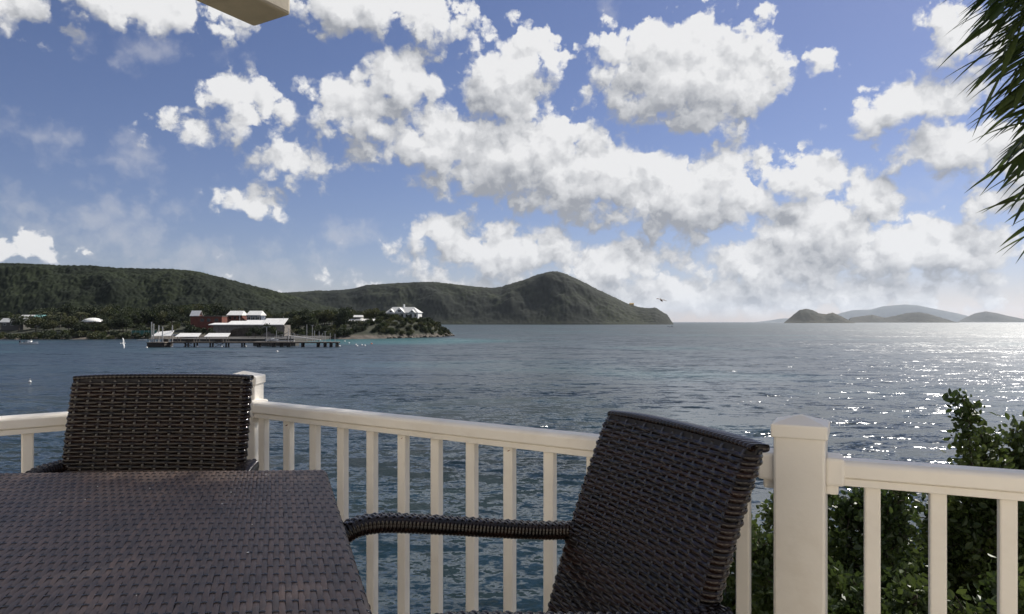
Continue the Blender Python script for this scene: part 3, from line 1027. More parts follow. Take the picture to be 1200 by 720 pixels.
for px in (222, 259):
    for sgn in (-1, 1):
        MB().box((px2x(px), -1.2, .75), (3.6, .16, .16), ry=sgn * .4).build('brace', 'dark_timber', root)

root = thing('pier_platform', 'square grey landing platform with dark skirt at the pier end', 'platform', pier_pt(187, 0, 249))
MB().box((0, .5, .8), (pxw(179, 199, PD), 6.5, 1.5)).build('skirt', 'dark_timber', root)
MB().box((0, .5, 1.65), (pxw(178, 199.5, PD), 6.8, .2)).build('deck', 'timber', root)
for x in (-2.2, -.2, 1.0, 2.6):
    MB().box((x, -2.7, 2.2), (.12, .12, 1.1)).build('rail_post', 'pole_grey', root)
MB().box((0, -2.7, 2.75), (5.6, .1, .12)).build('rail', 'pole_grey', root)


def canopy(px0, px1, y0, y1, d_, label, tilt=0.0):
    m_ = (px0 + px1) / 2
    r_ = thing('canopy', label, 'canopy', ((m_ - 600) / F * d_, d_, 1.79))
    Wc = pxw(px0, px1, d_)
    za, zb = hz(y1, d_) - 1.79, hz(y0, d_) - 1.79
    mb = MB()
    mb.add([(-Wc / 2, -1.8, za), (Wc / 2, -1.8, za), (Wc / 2 - .5, 1.8, zb + tilt), (-Wc / 2 + .25, 1.8, zb), (-Wc / 2, -1.8, za + .12), (Wc / 2, -1.8, za + .12), (Wc / 2 - .5, 1.8, zb + .12 + tilt), (-Wc / 2 + .25, 1.8, zb + .12)],
           [(0, 3, 2, 1), (4, 5, 6, 7), (0, 1, 5, 4), (1, 2, 6, 5), (2, 3, 7, 6), (3, 0, 4, 7)])
    mb.build('roof', 'white_metal', r_)
    for x in (-Wc / 2 + .7, Wc / 2 - .9):
        for yy, zz in ((-1.15, za + .1), (1.15, zb - .2)):
            MB().box((x, yy, zz / 2), (.14, .14, zz)).build('post', 'timber', r_)
    MB().box((0, .9, .5), (Wc * .35, .5, 1.0)).build('bench', 'dark_timber', r_)


canopy(207.5, 235, 391.0, 395.0, PD, 'white roofed canopy on the pier next to the landing platform')
canopy(241.5, 269.5, 391.0, 395.0, PD, 'white roofed canopy further along the pier beside a matching one')
canopy(181, 203, 389.5, 394.0, PD + 1.0, 'tilted white canopy over the landing platform', tilt=.5)

for k, (px, ytop) in enumerate(((177.6, 377.5), (180.0, 379.5), (190.5, 383), (186, 381.5), (202, 381.5))):
    z = hz(ytop, PD)
    q = pier_pt(px, 0, PD - (1.6 if k < 3 else -2))
    tag(MB().tube([(0, 0, -2), (0, 0, z)], [.22, .18], 8).build('mooring_pole', 'pole_grey', loc=q), 'tall pale mooring pole at the landing platform', 'pole', 'mooring poles at the landing platform')
for px, ytop in ((312.5, 383.5), (324, 388), (338, 385), (344.5, 391), (359.5, 381), (366, 381.5), (368.5, 388), (374, 389), (378, 391), (381, 389), (387, 391), (392.5, 392)):
    z = hz(ytop, PD)
    r_ = thing('lamp_post' if px == 312.5 else 'mooring_post', 'lamp post with a flat head standing on the pier' if px == 312.5 else 'thin pale mooring post along the outer half of the pier', 'post', pier_pt(px, 1.6, PD + rs.uniform(-1.2, 1.2)), group=None if px == 312.5 else 'mooring posts on the outer pier')
    MB().tube([(0, 0, 0), (0, 0, z - 1.6)], .10, 6).build('shaft', 'pole_grey', r_)
    if px in (312.5, 366, 381):
        MB().box((0, 0, z - 1.55), (2.6 if px == 312.5 else 1.0, .3, .14)).build('head', 'pole_grey', r_)
    else:
        MB().box((0, 0, z - 1.57), (.26, .26, .1)).build('cap', 'pole_grey', r_)
for (a, za, b, zb, lab) in ((316, 2.2, 338, 3.9, 'sloping pale gangway leading up from the pier'), (338, 3.9, 376, 2.3, 'long sloping ramp with railing on the outer pier'), (312, 2.2, 345, 2.0, 'flat grey floating walkway beside the pier')):
    A, B = pier_pt(a, za, PD + 6), pier_pt(b, zb, PD + 6)
    r_ = thing('gangway', lab, 'gangway', A)
    dv = B - A
    ang = -math.atan2(dv.z, dv.x)
    MB().box(dv / 2, (dv.length, 1.4, .22), ry=ang).build('walkway', 'pole_grey', r_)
    MB().box(dv / 2 + Vector((0, -.65, .95)), (dv.length, .08, .1), ry=ang).build('handrail', 'pole_grey', r_)
    for k in range(5):
        q = dv * ((k + .5) / 5)
        MB().box(q + Vector((0, -.65, .5)), (.07, .07, .95)).build('rail_post', 'pole_grey', r_)
    for k in (0.06, .94):
        q = dv * k
        MB().tube([q, (q.x, q.y, -A.z - 2)], .15, 6).build('support', 'dark_timber', r_)


def boat(name, label, px, py, d_, L, rz, kind='motor'):
    p = P(px, py, d_); p.z = -.12
    r_ = thing(name, label, 'boat', p, rz)
    st_ = np.linspace(-.5, .5, 9)
    vs, fs = [], []
    for t in st_:
        w = .19 * L * (1 - max(0, (t - .0) / .5) ** 2.2) + .004
        top = .13 * L + max(0, t) * .12 * L
        vs += [(t * L, -w, top), (t * L, -w * .75, .02 * L), (t * L, 0, -.03 * L), (t * L, w * .75, .02 * L), (t * L, w, top), (t * L, w * .8, top - .03 * L), (t * L, -w * .8, top - .03 * L)]
    for i in range(8):
        for k in range(7):
            fs.append((i * 7 + k, i * 7 + (k + 1) % 7, (i + 1) * 7 + (k + 1) % 7, (i + 1) * 7 + k))
    fs += [tuple(range(7)), tuple(range(56, 63))[::-1]]
    MB().add(vs, fs).build('hull', 'boat_white', r_)
    if kind == 'motor':
        MB().box((.02 * L, 0, .2 * L), (.2 * L, .2 * L, .1 * L)).build('console', 'boat_white', r_)
        MB().box((.1 * L, 0, .27 * L), (.02 * L, .2 * L, .09 * L), ry=-.4).build('windscreen', 'dark_glass', r_)
        MB().box((-.53 * L, 0, .14 * L), (.08 * L, .09 * L, .2 * L)).build('outboard_motor', 'boat_dark', r_)
        MB().box((-.25 * L, 0, .15 * L), (.1 * L, .24 * L, .06 * L)).build('seat', 'boat_dark', r_)
    else:
        MB().box((-.1 * L, 0, .11 * L), (.06 * L, .3 * L, .02 * L)).build('thwart', 'timber', r_)
        MB().box((.15 * L, 0, .11 * L), (.06 * L, .28 * L, .02 * L)).build('thwart', 'timber', r_)
    return r_


boat('motor_boat', 'white open motor boat with dark outboard floating off the far shore', 34.5, 403.6, 281, 6.4, rad(12))
boat('rowing_boat', 'small white rowing boat moored between shore and pier platform', 166.5, 398.8, 335, 4.6, rad(4), 'row')
boat('rowing_boat', 'white dinghy tied up alongside the pier under the lamp post', 311, 404.8, 262, 3.6, rad(-5), 'row')
boat('motor_boat', 'tiny white motor boat far out off the tip of the headland', 785, 383.4, 1237, 9.0, rad(160))
boat('motor_boat', 'white boat stored on the quay behind the pier lamp post', 319, 395.5, 262, 4.6, rad(8)).location.z = 1.7
boat('rowing_boat', 'white upturned skiff on the quay above the pier platform', 206, 391.5, 366, 5.2, rad(0), 'row').location.z = 1.75
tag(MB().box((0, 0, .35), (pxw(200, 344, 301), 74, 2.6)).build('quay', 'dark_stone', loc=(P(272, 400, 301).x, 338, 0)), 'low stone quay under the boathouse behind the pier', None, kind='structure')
for px, dd_, sc_, i_ in ((291, 322, .5, 2), (299, 326, .62, 1), (306, 330, .7, 2), (313, 324, .74, 1), (321, 329, .66, 0), (329, 322, .5, 2), (248, 326, .4, 1), (256, 330, .36, 2)):
    q_ = P(px, 400, dd_); q_.z = 1.5
    plant('round', i_, q_, sc_, rs.uniform(0, 6.28), LBL[i_] + ' on the quay before the boathouse wall', 'tree', LBL[i_] + 's before the boathouse wall')
for px, dd_, sc_, i_ in ((226, 366, 1.0, 0), (231, 364, .9, 1), (238, 366, .8, 1), (247, 365, .9, 0), (222, 368, 1.2, 1)):
    q_ = P(px, 400, dd_); q_.z = 2.6
    plant('bush', i_, q_, sc_ * 1.25, rs.uniform(0, 6.28), BL[i_] + ' against the orange house wall', 'shrub', BL[i_] + 's at the orange house')
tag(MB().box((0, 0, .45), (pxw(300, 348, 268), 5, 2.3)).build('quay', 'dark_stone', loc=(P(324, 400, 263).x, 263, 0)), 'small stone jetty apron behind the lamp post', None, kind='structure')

for k, (px, py, colr) in enumerate([(171.9, 408, 0), (202, 407.2, 0), (231.5, 407, 0), (260, 407, 0), (288, 406.6, 0), (348.5, 406.8, 0), (376, 406.8, 0), (398, 406.2, 0), (324.7, 412.8, 0),
                                    (409, 402.6, 0), (417, 404.5, 0), (418.5, 406, 0), (424, 405, 0), (427.5, 405.6, 0), (404, 400.5, 0), (435.5, 403.5, 1), (35, 448.5, 2)]):
    dd = EYE * F / (py - HORIZON)
    p = P(px, py, dd); p.z = 0
    bm = bmesh.new(); bmesh.ops.create_uvsphere(bm, u_segments=14, v_segments=9, radius=.36 if colr != 2 else .2)
    for v in bm.verts:
        v.co.z = v.co.z * .9 + .12
    me = bpy.data.meshes.new('float'); bm.to_mesh(me); bm.free()
    lab = ('white mooring buoy floating near the pier', 'orange marker buoy floating off the small beach', 'lone white float out on the open water before the shore')[colr]
    r_ = thing('mooring_buoy', lab, 'buoy', p, group='mooring buoys by the pier' if colr == 0 else None)
    finish(me, 'float', 'buoy_orange' if colr == 1 else 'buoy_white', r_, smooth=True)
    MB().tube([(0, 0, .35), (0, 0, .62)], .05, 6).build('eye', 'pole_grey', r_)


def bird(label, p, span, matn, roll, heading, lift, fat=1.0):
    r_ = thing('bird', label, 'bird', p)
    r_.rotation_euler = (roll, 0, heading)
    L = span * .48
    mb = MB()
    mb.tube([(-L * .5, 0, 0), (-L * .35, 0, .0), (-L * .1, 0, -.01 * L), (L * .18, 0, 0), (L * .33, 0, .03 * L), (L * .42, 0, .04 * L), (L * .56, 0, .01 * L)],
            [q_ * L * fat for q_ in (.01, .05, .10, .085, .045, .05, .008)], 10)
    mb.build('body', matn, r_, smooth=True)
    for s in (-1, 1):
        w = MB()
        prof = [(0, .16, -.16, .02), (.22, .20, -.10, lift * .10), (.40, .15, -.10, lift * .11), (.52, .02, -.10, lift * .05)]
        vs, fs = [], []
        for (y, a, b, z) in prof:
            vs += [(a * L, s * y * span, z * span), ((a + b) / 2 * L, s * y * span, z * span + .012 * span), (b * L, s * y * span, z * span)]
        for i in range(3):
            for k in range(2):
                fs.append((i * 3 + k, i * 3 + k + 1, (i + 1) * 3 + k + 1, (i + 1) * 3 + k))
        o = len(vs)
        vs += [(x, y, z - .008 * span) for x, y, z in vs]
        fs += [tuple(i + o for i in f)[::-1] for f in fs]
        w.add(vs, fs).build('wing', matn, r_, smooth=True)
    MB().add([(-L * .42, -.03 * L, 0), (-L * .42, .03 * L, 0), (-L * .68, .09 * L, 0), (-L * .68, -.09 * L, 0), (-L * .42, 0, .03 * L)], [(0, 1, 2, 3), (0, 4, 1), (0, 3, 4), (1, 4, 2), (2, 4, 3)]).build('tail', matn, r_)
    return r_


bird('white seabird banking steeply low over the bay', P(144.5, 402.5, 90), 1.35, 'feather_white', rad(80), rad(65), .5)
bird('brown bird flying off the tip of the headland', P(775, 352, 42), .72, 'feather_brown', rad(12), rad(105), .6, 1.7).rotation_euler.y = rad(-30)

# ochre house near the headland tip
p = P(739, 357.2, 2650)
root = thing('ochre_house', 'tiny ochre house on the crest of the tall headland', 'building', (p.x, 2630, p.z - 8))
MB().box((0, 0, 4), (16, 10, 12)).build('wall', 'ochre_wall', root)
gable_roof(MB(), -8, 8, -5, 5, 10, 4).build('roof', 'ochre_wall', root)

# ------------------------------------------------------------------ the hillside under the terrace
DECK = EYE - 1.08


def bank_z(x, y):
    edge = np.clip((y - 2.6 + .35 * x * 0) / 9.0, 0, 1)
    z = 7.0 - 8.2 * edge ** .75
    # on the right the bank runs further out
    out = np.clip((x - 1.0) / 6.0, 0, 1)
    z2 = 7.0 - 8.2 * np.clip((y - 2.6) / 17.0, 0, 1) ** .7
    z = z * (1 - out) + z2 * out
    return np.where(y < 2.6, 7.0 + np.clip(-(y + 4), 0, 40) * .25, z)


def build_bank():
    xs, ys = np.linspace(-40, 40, 90), np.linspace(-40, 24, 90)
    Y, X = np.meshgrid(ys, xs, indexing='ij')
    Z = bank_z(X, Y) + (fbm(X / 2.5, Y / 2.5, 77) - .5) * .7
    R, C = Z.shape
    idx = np.arange(R * C).reshape(R, C)
    faces = np.stack([idx[:-1, :-1], idx[:-1, 1:], idx[1:, 1:], idx[1:, :-1]], -1).reshape(-1, 4)
    tag(np_mesh(np.stack([X, Y, Z], -1).reshape(-1, 3), faces, 'ground', 'soil'), 'steep earthy bank below the terrace', None, kind='structure')


build_bank()

# railing geometry in plan (x, y) and rail-top heights
PL = Vector((-.86, 2.22)); PR = Vector((.573, 1.373))
ZL, ZR = EYE - .2505, EYE - .265
u_mid = (PR - PL).normalized()
u_right = Vector((.279, -.115)).normalized()
u_left = Vector((-.492, -.393)).normalized()
END_R = PR + u_right * 1.35
END_L = PL + u_left * 1.55
n_in = Vector((-u_mid.y, u_mid.x)) * -1          # towards the house
if n_in.y > 0: n_in = -n_in

# terrace floor
nl, nr_ = Vector((u_left.y, -u_left.x)), Vector((0, 0))
out = .14
pts2 = [END_L + Vector((-.05, .15)), PL + Vector((-.02, .18)), PR + Vector((.08, .17)), END_R + Vector((.1, .17)), Vector((5.5, .2)), Vector((3.2, -7.5)), Vector((-7.5, -2.5))]
mb = MB()
n = len(pts2)
mb.add([(p.x, p.y, DECK) for p in pts2] + [(p.x, p.y, DECK - .22) for p in pts2], [tuple(range(n)), tuple(range(n, 2 * n))[::-1]] + [(i, (i + 1) % n, n + (i + 1) % n, n + i) for i in range(n)])
tag(mb.build('terrace_floor', 'deck_boards'), 'beige terrace floor', None, kind='structure')
mb = MB()
for q in ((-.86, 2.0), (.5, 1.2), (1.6, .5), (-1.9, 1.0), (0, 0), (-1.5, -.5)):
    mb.box((q[0], q[1], DECK - .22 - .9), (.2, .2, 1.8))
tag(mb.build('terrace_floor_support', 'grey_stone'), 'stone piers under the terrace', None, kind='structure')

# unseen house wall behind the seat, facing the sea, pale to bounce sunlight forward
wall_c = n_in * 2.9
ang = math.atan2(u_mid.y, u_mid.x)
house = thing('house', 'cream stuccoed house behind the terrace, unseen, bouncing sunlight onto the railing', 'house', (wall_c.x, wall_c.y, DECK), ang)
# local x along the wall, local +y towards the sea
MB().box((-3.6, -.15, 1.6), (6.3, .3, 3.2)).build('wall', 'stucco', house)
MB().box((3.9, -.15, 1.6), (4.7, .3, 3.2)).build('wall', 'stucco', house)
MB().box((.55, -.15, 2.65), (2.0, .3, 1.1)).build('wall', 'stucco', house)
MB().box((-.25, -4, 1.6), (13.0, .3, 3.2)).build('wall', 'stucco', house)
for x in (-6.6, 6.1):
    MB().box((x, -2.1, 1.6), (.3, 3.5, 3.2)).build('wall', 'stucco', house)
dr = MB().box((.55, -.18, 1.05), (1.98, .08, 2.1)).build('door', 'white_paint', house)
for s in (-1, 1):
    MB().box((.55 + s * .48, -.15, 1.1), (.78, .05, 1.8)).build('pane', 'dark_glass', dr)
gable_roof(MB(), -6.8, 6.3, -4.3, .0, 3.22, 1.3, ov=.15).build('roof', 'grey_roof', house)

# pergola beam: boxed timber reaching out over the terrace
b_end = Vector((-.958, 2.765)); bw = .215; bh = .26
bz = EYE + 1.20
b_len = (Vector((b_end.x, b_end.y)) - wall_c).dot(-n_in) + .05
c0 = b_end + n_in * (b_len / 2)
o = MB().box((c0.x, c0.y, bz + bh / 2), (bw, b_len, bh), rz=math.atan2(-n_in.y, -n_in.x) - math.pi / 2).build('roof_beam', 'beam_paint', bevel=.012)
tag(o, 'thick beige beam end jutting out overhead from the house', 'beam')


# ------------------------------------------------------------------ railing
def post(xy, ztop, face, label, w=.093):
    r_ = thing('railing_post', label, 'post', (xy.x, xy.y, DECK), math.atan2(face.y, face.x) + math.pi / 2)
    H = ztop - DECK
    MB().box((0, 0, (H - .03) / 2), (w, w, H - .03)).build('sleeve', 'vinyl', r_, bevel=.005)
    cw = w / 2 + .0045
    z0, z1, z2 = H - .042, H - .016, H
    cp = MB()
    cp.add([(-cw, -cw, z0), (cw, -cw, z0), (cw, cw, z0), (-cw, cw, z0), (-cw, -cw, z1), (cw, -cw, z1), (cw, cw, z1), (-cw, cw, z1), (0, 0, z2)],
           [(0, 3, 2, 1), (0, 1, 5, 4), (1, 2, 6, 5), (2, 3, 7, 6), (3, 0, 4, 7), (4, 5, 8), (5, 6, 8), (6, 7, 8), (7, 4, 8)])
    cp.build('cap', 'vinyl', r_, bevel=.003)
    MB().box((0, 0, .03), (w + .03, w + .03, .06)).build('base_trim', 'vinyl', r_, bevel=.004)
    return r_


bis_r = Vector((-.454, -.891)); bis_l = Vector((.06, -1.0)).normalized()
post(PR, EYE - .183, bis_r, 'cream railing post with pyramid cap in front of the leafy shrubs')
post(PL, EYE - .1566, bis_l, 'cream corner railing post half hidden by the upright wicker chair', w=.098)
post(END_R + u_right * .03, EYE - .18, u_right.yx * Vector((1, -1)), 'cream railing post at the far right end of the terrace')
post(END_L + u_left * .03, EYE - .16, u_left.yx * Vector((-1, 1)), 'cream railing post at the table end of the terrace')


def rail_section(A, B, zA, zB, w0, w1, first, pitch, label, bw=.0275):
    """A, B: post centres; w0, w1: metres from the post centre where the rail starts/ends"""
    d = (B - A); Ln = d.length; d = d.normalized()
    a, b = A + d * w0, B - d * w1
    za, zb = zA + (zB - zA) * w0 / Ln, zB - (zB - zA) * w1 / Ln
    r_ = thing('railing', label, 'railing', (a.x, a.y, DECK))
    L3 = lambda p, z: (p.x - a.x, p.y - a.y, z - DECK)
    cap = [(-.030, -.031), (-.030, -.008), (-.026, -.003), (-.018, 0), (.018, 0), (.026, -.003), (.030, -.008), (.030, -.031)]
    MB().prism(cap, (L3(a, za), L3(b, zb))).build('top_rail', 'vinyl', r_, bevel=.002)
    sub = [(-.0235, -.048), (-.0235, -.0335), (.0235, -.0335), (.0235, -.048)]
    sub2 = [(-.021, -.034), (-.021, -.0308), (.021, -.0308), (.021, -.034)]
    MB().prism(sub, (L3(a, za), L3(b, zb))).build('sub_rail', 'vinyl', r_, bevel=.0015)
    MB().prism(sub2, (L3(a, za), L3(b, zb))).build('rail_seam', 'vinyl', r_)
    bz0 = DECK + .10
    bot = [(-.0235, 0), (-.0235, .04), (.0235, .04), (.0235, 0)]
    MB().prism(bot, (L3(a, bz0), L3(b, bz0))).build('bottom_rail', 'vinyl', r_, bevel=.002)
    ang_ = math.atan2(d.y, d.x)
    s = first
    me = None
    while s < Ln - w1 - .03:
        q = A + d * s
        zt_ = zA + (zB - zA) * s / Ln - .046
        h = zt_ - (bz0 + .03)
        o = MB().box((0, 0, 0), (bw, bw * .82, h)).build('baluster', 'vinyl', r_, bevel=.0035)
        o.location = L3(q, (zt_ + bz0 + .03) / 2)
        o.rotation_euler = (0, 0, ang_)
        s += pitch
    for q, z, s in ((a, za, 1), (b, zb, -1)):
        br = MB()
        c = q + d * (.017 * s)
        br.box(L3(c, z - .022), (.034, .068, .054), rz=ang_)
        br.build('bracket', 'vinyl', r_, bevel=.006)
        br = MB(); br.box(L3(q + d * (.012 * s), z - .056), (.024, .05, .022), rz=ang_)
        br.build('bracket_lip', 'vinyl', r_, bevel=.004)
    return r_


SP = .0821 * 1.40
rail_section(PL, PR, ZL, ZR, .043, .043, .094, SP - .0026, 'cream railing between the two capped posts')
rail_section(PR, END_R, ZR, EYE - .272, .043, .043, .126, SP * .94, 'cream railing in front of the leafy shrubs')
rail_section(PL, END_L, ZL, ZL, .043, .043, .11, SP, 'cream railing beside the table, left of the corner post')


mat('rust', (.20, .05, .025), .8)
for px_, py_, sc in ((344.5, 498, 1.0), (474, 513, .6), (600, 527.5, .7)):
    dd_ = {344.5: 2.12, 474: 1.868, 600: 1.667}[px_]
    for ch in bpy.data.objects:
        if ch.name.startswith('baluster') and ch.parent and ch.parent['label'].startswith('cream railing between'):
            w_ = ch.parent.location + ch.location
            if abs(600 + F * w_.x / w_.y - px_) < 12:
                z_ = EYE - (py_ - HORIZON) / F * w_.y
                q_ = Vector((w_.x, w_.y, 0)) + Vector((n_in.x, n_in.y, 0)) * (.0275 * .41 + .0004) + Vector((u_mid.x, u_mid.y, 0)) * .003
                st_ = MB()
                u3 = Vector((u_mid.x, u_mid.y, 0))
                pts_ = [(-.005, -.003), (.001, -.0015), (.008, .003), (.002, .002), (-.003, .0005)]
                st_.add([q_ + u3 * (a_ * sc) + Vector((0, 0, z_ + b_ * sc)) - ch.parent.location for a_, b_ in pts_] + [q_ + u3 * (a_ * sc) + Vector((0, 0, z_ + b_ * sc)) - ch.parent.location - Vector((n_in.x, n_in.y, 0)) * .002 for a_, b_ in pts_],
                        [(0, 1, 2, 3, 4), (9, 8, 7, 6, 5)])
                st_.build('rust_stain', 'rust', ch.parent)
                break


# ------------------------------------------------------------------ wicker
LAST_TONE = None


def tone(o):
    """each strand keeps its own shade of brown"""
    at = o.data.attributes.new('tone', 'FLOAT', 'POINT')
    at.data.foreach_set('value', LAST_TONE.astype(np.float32))
    return o


def ribbon_arrays(paths, half_w, bulge, npts=5, closed=False):
    """paths: list of (C (n,3), side (n,3), up (n,3)); returns verts, quads: a domed strip"""
    V, Q = [], []
    off = 0
    s = np.linspace(-1, 1, npts)
    global LAST_TONE
    LAST_TONE = np.concatenate([np.full(len(c_[0]) * npts, random.random()) for c_ in paths])
    for C, Sd, U in paths:
        n = len(C)
        pr = C[:, None, :] + Sd[:, None, :] * (s * half_w)[None, :, None] + U[:, None, :] * ((1 - s ** 2) * bulge)[None, :, None]
        V.append(pr.reshape(-1, 3))
        idx = off + np.arange(n * npts).reshape(n, npts)
        if closed:
            idx = np.concatenate([idx, idx[:1]], 0)
        Q.append(np.stack([idx[:-1, :-1], idx[:-1, 1:], idx[1:, 1:], idx[1:, :-1]], -1).reshape(-1, 4))
        off += n * npts
    return np.concatenate(V), np.concatenate(Q)


def weave_wave(x):
    """over-under wave in -1..1, flat on top with a quick dip"""
    c = np.cos(np.pi * x)
    return np.sign(c) * np.abs(c) ** .6


def frame_along(C, normal):
    T = np.gradient(C, axis=0); T /= np.linalg.norm(T, axis=1, keepdims=True) + 1e-12
    Sd = np.cross(normal, T); Sd /= np.linalg.norm(Sd, axis=1, keepdims=True) + 1e-12
    return Sd


# table top: strands run along e1 (towards the seat), ribs along e2
def build_table():
    cor = np.array([-.432, 1.612]); e1 = np.array([.32, -.947]); e1 /= np.linalg.norm(e1)
    e2 = np.array([-.997, -.052]); e2 /= np.linalg.norm(e2)
    ztop = EYE - .3425
    L1, L2 = .97, .93
    rt = thing('wicker_table', 'dark brown woven wicker table', 'table', (cor[0] + (e1 * L1 + e2 * L2)[0] / 2, cor[1] + (e1 * L1 + e2 * L2)[1] / 2, DECK))
    ox, oy = rt.location.x, rt.location.y
    r, drop = .013, .05
    arc = r * math.pi / 2

    def fold(s, L):
        """arc-length coordinate -> (position along, drop, nx, nz)"""
        s2 = np.minimum(s, L - s)                     # distance from nearer edge (in unrolled length)
        flip = np.where(s > L / 2, -1.0, 1.0)
        th = np.clip((r - s2) / r, 0, math.pi / 2)    # turn angle
        pos = np.where(s2 >= r, s2, r - r * np.sin(th))
        dz = np.where(s2 >= r, 0, r - r * np.cos(th))
        over = np.maximum(0, -(s2 - r) - arc)
        dz = dz + over
        nx = -np.sin(th) * (s2 < r); nz = np.where(s2 < r, np.cos(th), 1.0)
        p = np.where(flip > 0, pos, L - pos)
        return p, dz, nx * flip, nz

    def surf(s, t, h):
        p, dz1, n1, z1 = fold(s, L1); q, dz2, n2, z2 = fold(t, L2)
        xy = cor[None] + p[:, None] * e1 + q[:, None] * e2
        N = np.stack([n1 * e1[0] + n2 * e2[0], n1 * e1[1] + n2 * e2[1], z1 * z2], -1)
        N /= np.linalg.norm(N, axis=1, keepdims=True) + 1e-9
        pt = np.stack([xy[:, 0] - ox, xy[:, 1] - oy, ztop - DECK - np.minimum(dz1 + dz2, drop + .03)], -1)
        return pt + N * h[:, None], N

    pa, pb = .0078, .032
    ext = drop
    paths = []
    j = 0
    rng = np.random.default_rng(4)
    for t0 in np.arange(-ext, L2 + ext, pa):
        s = np.arange(-ext, L1 + ext, pb / 9)
        h = weave_wave(s / pb + j) * .00055
        t = np.full_like(s, t0) + np.interp(s, np.linspace(-.1, 1.1, 30), rng.normal(0, .0005, 30))
        C, N = surf(s, t, h)
        paths.append((C, frame_along(C, N), N)); j += 1
    V, Q = ribbon_arrays(paths, pa * .50, .0008, 5)
    o = tone(np_mesh(V, Q, 'top_strands', 'wicker_table', rt)); tag(o, kind='stuff')
    paths = []
    i = 0
    for s0 in np.arange(-ext + (ext % pb) - pb * 0, L1 + ext, pb):
        k = round(s0 / pb)
        t = np.arange(-ext, L2 + ext, pa / 3)
        h = -weave_wave((t + ext) / pa + k) * .0008 + .0004
        C, N = surf(np.full_like(t, k * pb), t, h)
        paths.append((C, frame_along(C, N), N))
    V, Q = ribbon_arrays(paths, .0024, .0008, 3)
    o = np_mesh(V, Q, 'cross_strands', 'rib', rt); tag(o, kind='stuff')
    # dried salt and dust specks
    sp = MB()
    for k in range(22):
        a_, b_ = rng.uniform(.05, .8), rng.uniform(.08, .85)
        c_ = cor + e1 * a_ + e2 * b_
        r0 = rng.uniform(.0008, .0024)
        n_ = 7
        ring = [(c_[0] - ox + r0 * rng.uniform(.5, 1.5) * math.cos(6.283 * i / n_), c_[1] - oy + r0 * rng.uniform(.5, 1.5) * math.sin(6.283 * i / n_), ztop - DECK + .0016) for i in range(n_)]
        sp.add(ring + [(c_[0] - ox, c_[1] - oy, ztop - DECK + .0026)], [(i, (i + 1) % n_, n_) for i in range(n_)] + [tuple(range(n_))[::-1]])
    tag(sp.build('dust_specks', 'white_paint', rt), kind='stuff')
    # solid core under the weave
    core = MB()
    cs = [cor + e1 * .006 + e2 * .006, cor + e1 * (L1 - .006) + e2 * .006, cor + e1 * (L1 - .006) + e2 * (L2 - .006), cor + e1 * .006 + e2 * (L2 - .006)]
    zt, zb = ztop - DECK - .0035, ztop - DECK - .055
    core.add([(c[0] - ox, c[1] - oy, z) for z in (zt, zb) for c in cs], [(0, 1, 2, 3), (7, 6, 5, 4), (0, 4, 5, 1), (1, 5, 6, 2), (2, 6, 7, 3), (3, 7, 4, 0)])
    core.build('table_frame', 'wicker_core', rt, bevel=.008)
    for a, b in ((.06, .06), (L1 - .06, .06), (L1 - .06, L2 - .06), (.06, L2 - .06)):
        c = cor + e1 * a + e2 * b
        C = [(c[0] - ox, c[1] - oy, z) for z in np.arange(0, ztop - DECK - .05, .002)]
        MB().tube(C, [.026 * (1 + .05 * abs(math.sin(i * math.pi / 4))) for i in range(len(C))], 10).build('leg', 'wicker', rt, smooth=True)
    return rt


build_table()


def wrapped_tube(path, hw, hh, pitch, up=(0, 0, 1), spr=6, nprof=16, tilt=.25, cap=False):
    """rounded-rectangle tube wound with strips; path is a list of points. returns verts, quads"""
    path = np.array(path, float)
    seg = np.linalg.norm(np.diff(path, axis=0), axis=1)
    al = np.concatenate([[0], np.cumsum(seg)])
    n = int(al[-1] / pitch * spr)
    s = np.linspace(0, al[-1], n)
    C = np.stack([np.interp(s, al, path[:, k]) for k in range(3)], -1)
    T = np.gradient(C, axis=0); T /= np.linalg.norm(T, axis=1, keepdims=True)
    upv = np.array(up, float)
    Sd = np.cross(T, upv); Sd /= np.linalg.norm(Sd, axis=1, keepdims=True) + 1e-9
    U = np.cross(Sd, T)
    an = np.linspace(0, 2 * math.pi, nprof, endpoint=False)
    ca, sa = np.cos(an), np.sin(an)
    px_ = np.sign(ca) * np.abs(ca) ** .6; py_ = np.sign(sa) * np.abs(sa) ** .6
    ph = s[:, None] / pitch + tilt * px_[None, :]
    bump = .0018 * np.sqrt(np.abs(np.sin(math.pi * ph))) - .0008
    V = C[:, None] + Sd[:, None] * (px_ * hw)[None, :, None] * (1 + bump / hw)[..., None] + U[:, None] * (py_ * hh)[None, :, None] * (1 + bump / hh)[..., None]
    idx = np.arange(n * nprof).reshape(n, nprof)
    i2 = np.concatenate([idx, idx[:, :1]], 1)
    Q = np.stack([i2[:-1, :-1], i2[:-1, 1:], i2[1:, 1:], i2[1:, :-1]], -1).reshape(-1, 4)
    V = V.reshape(-1, 3)
    if cap:
        for row_ in (0, n - 1):
            ring = idx[row_]
            V = np.concatenate([V, V[ring].mean(0, keepdims=True)])
            c_ = len(V) - 1
            Q = np.concatenate([Q, np.stack([ring[0::2], ring[1::2], np.roll(ring, -2)[0::2], np.full(nprof // 2, c_)], -1)])
    return V, Q, (C, Sd, U, s)


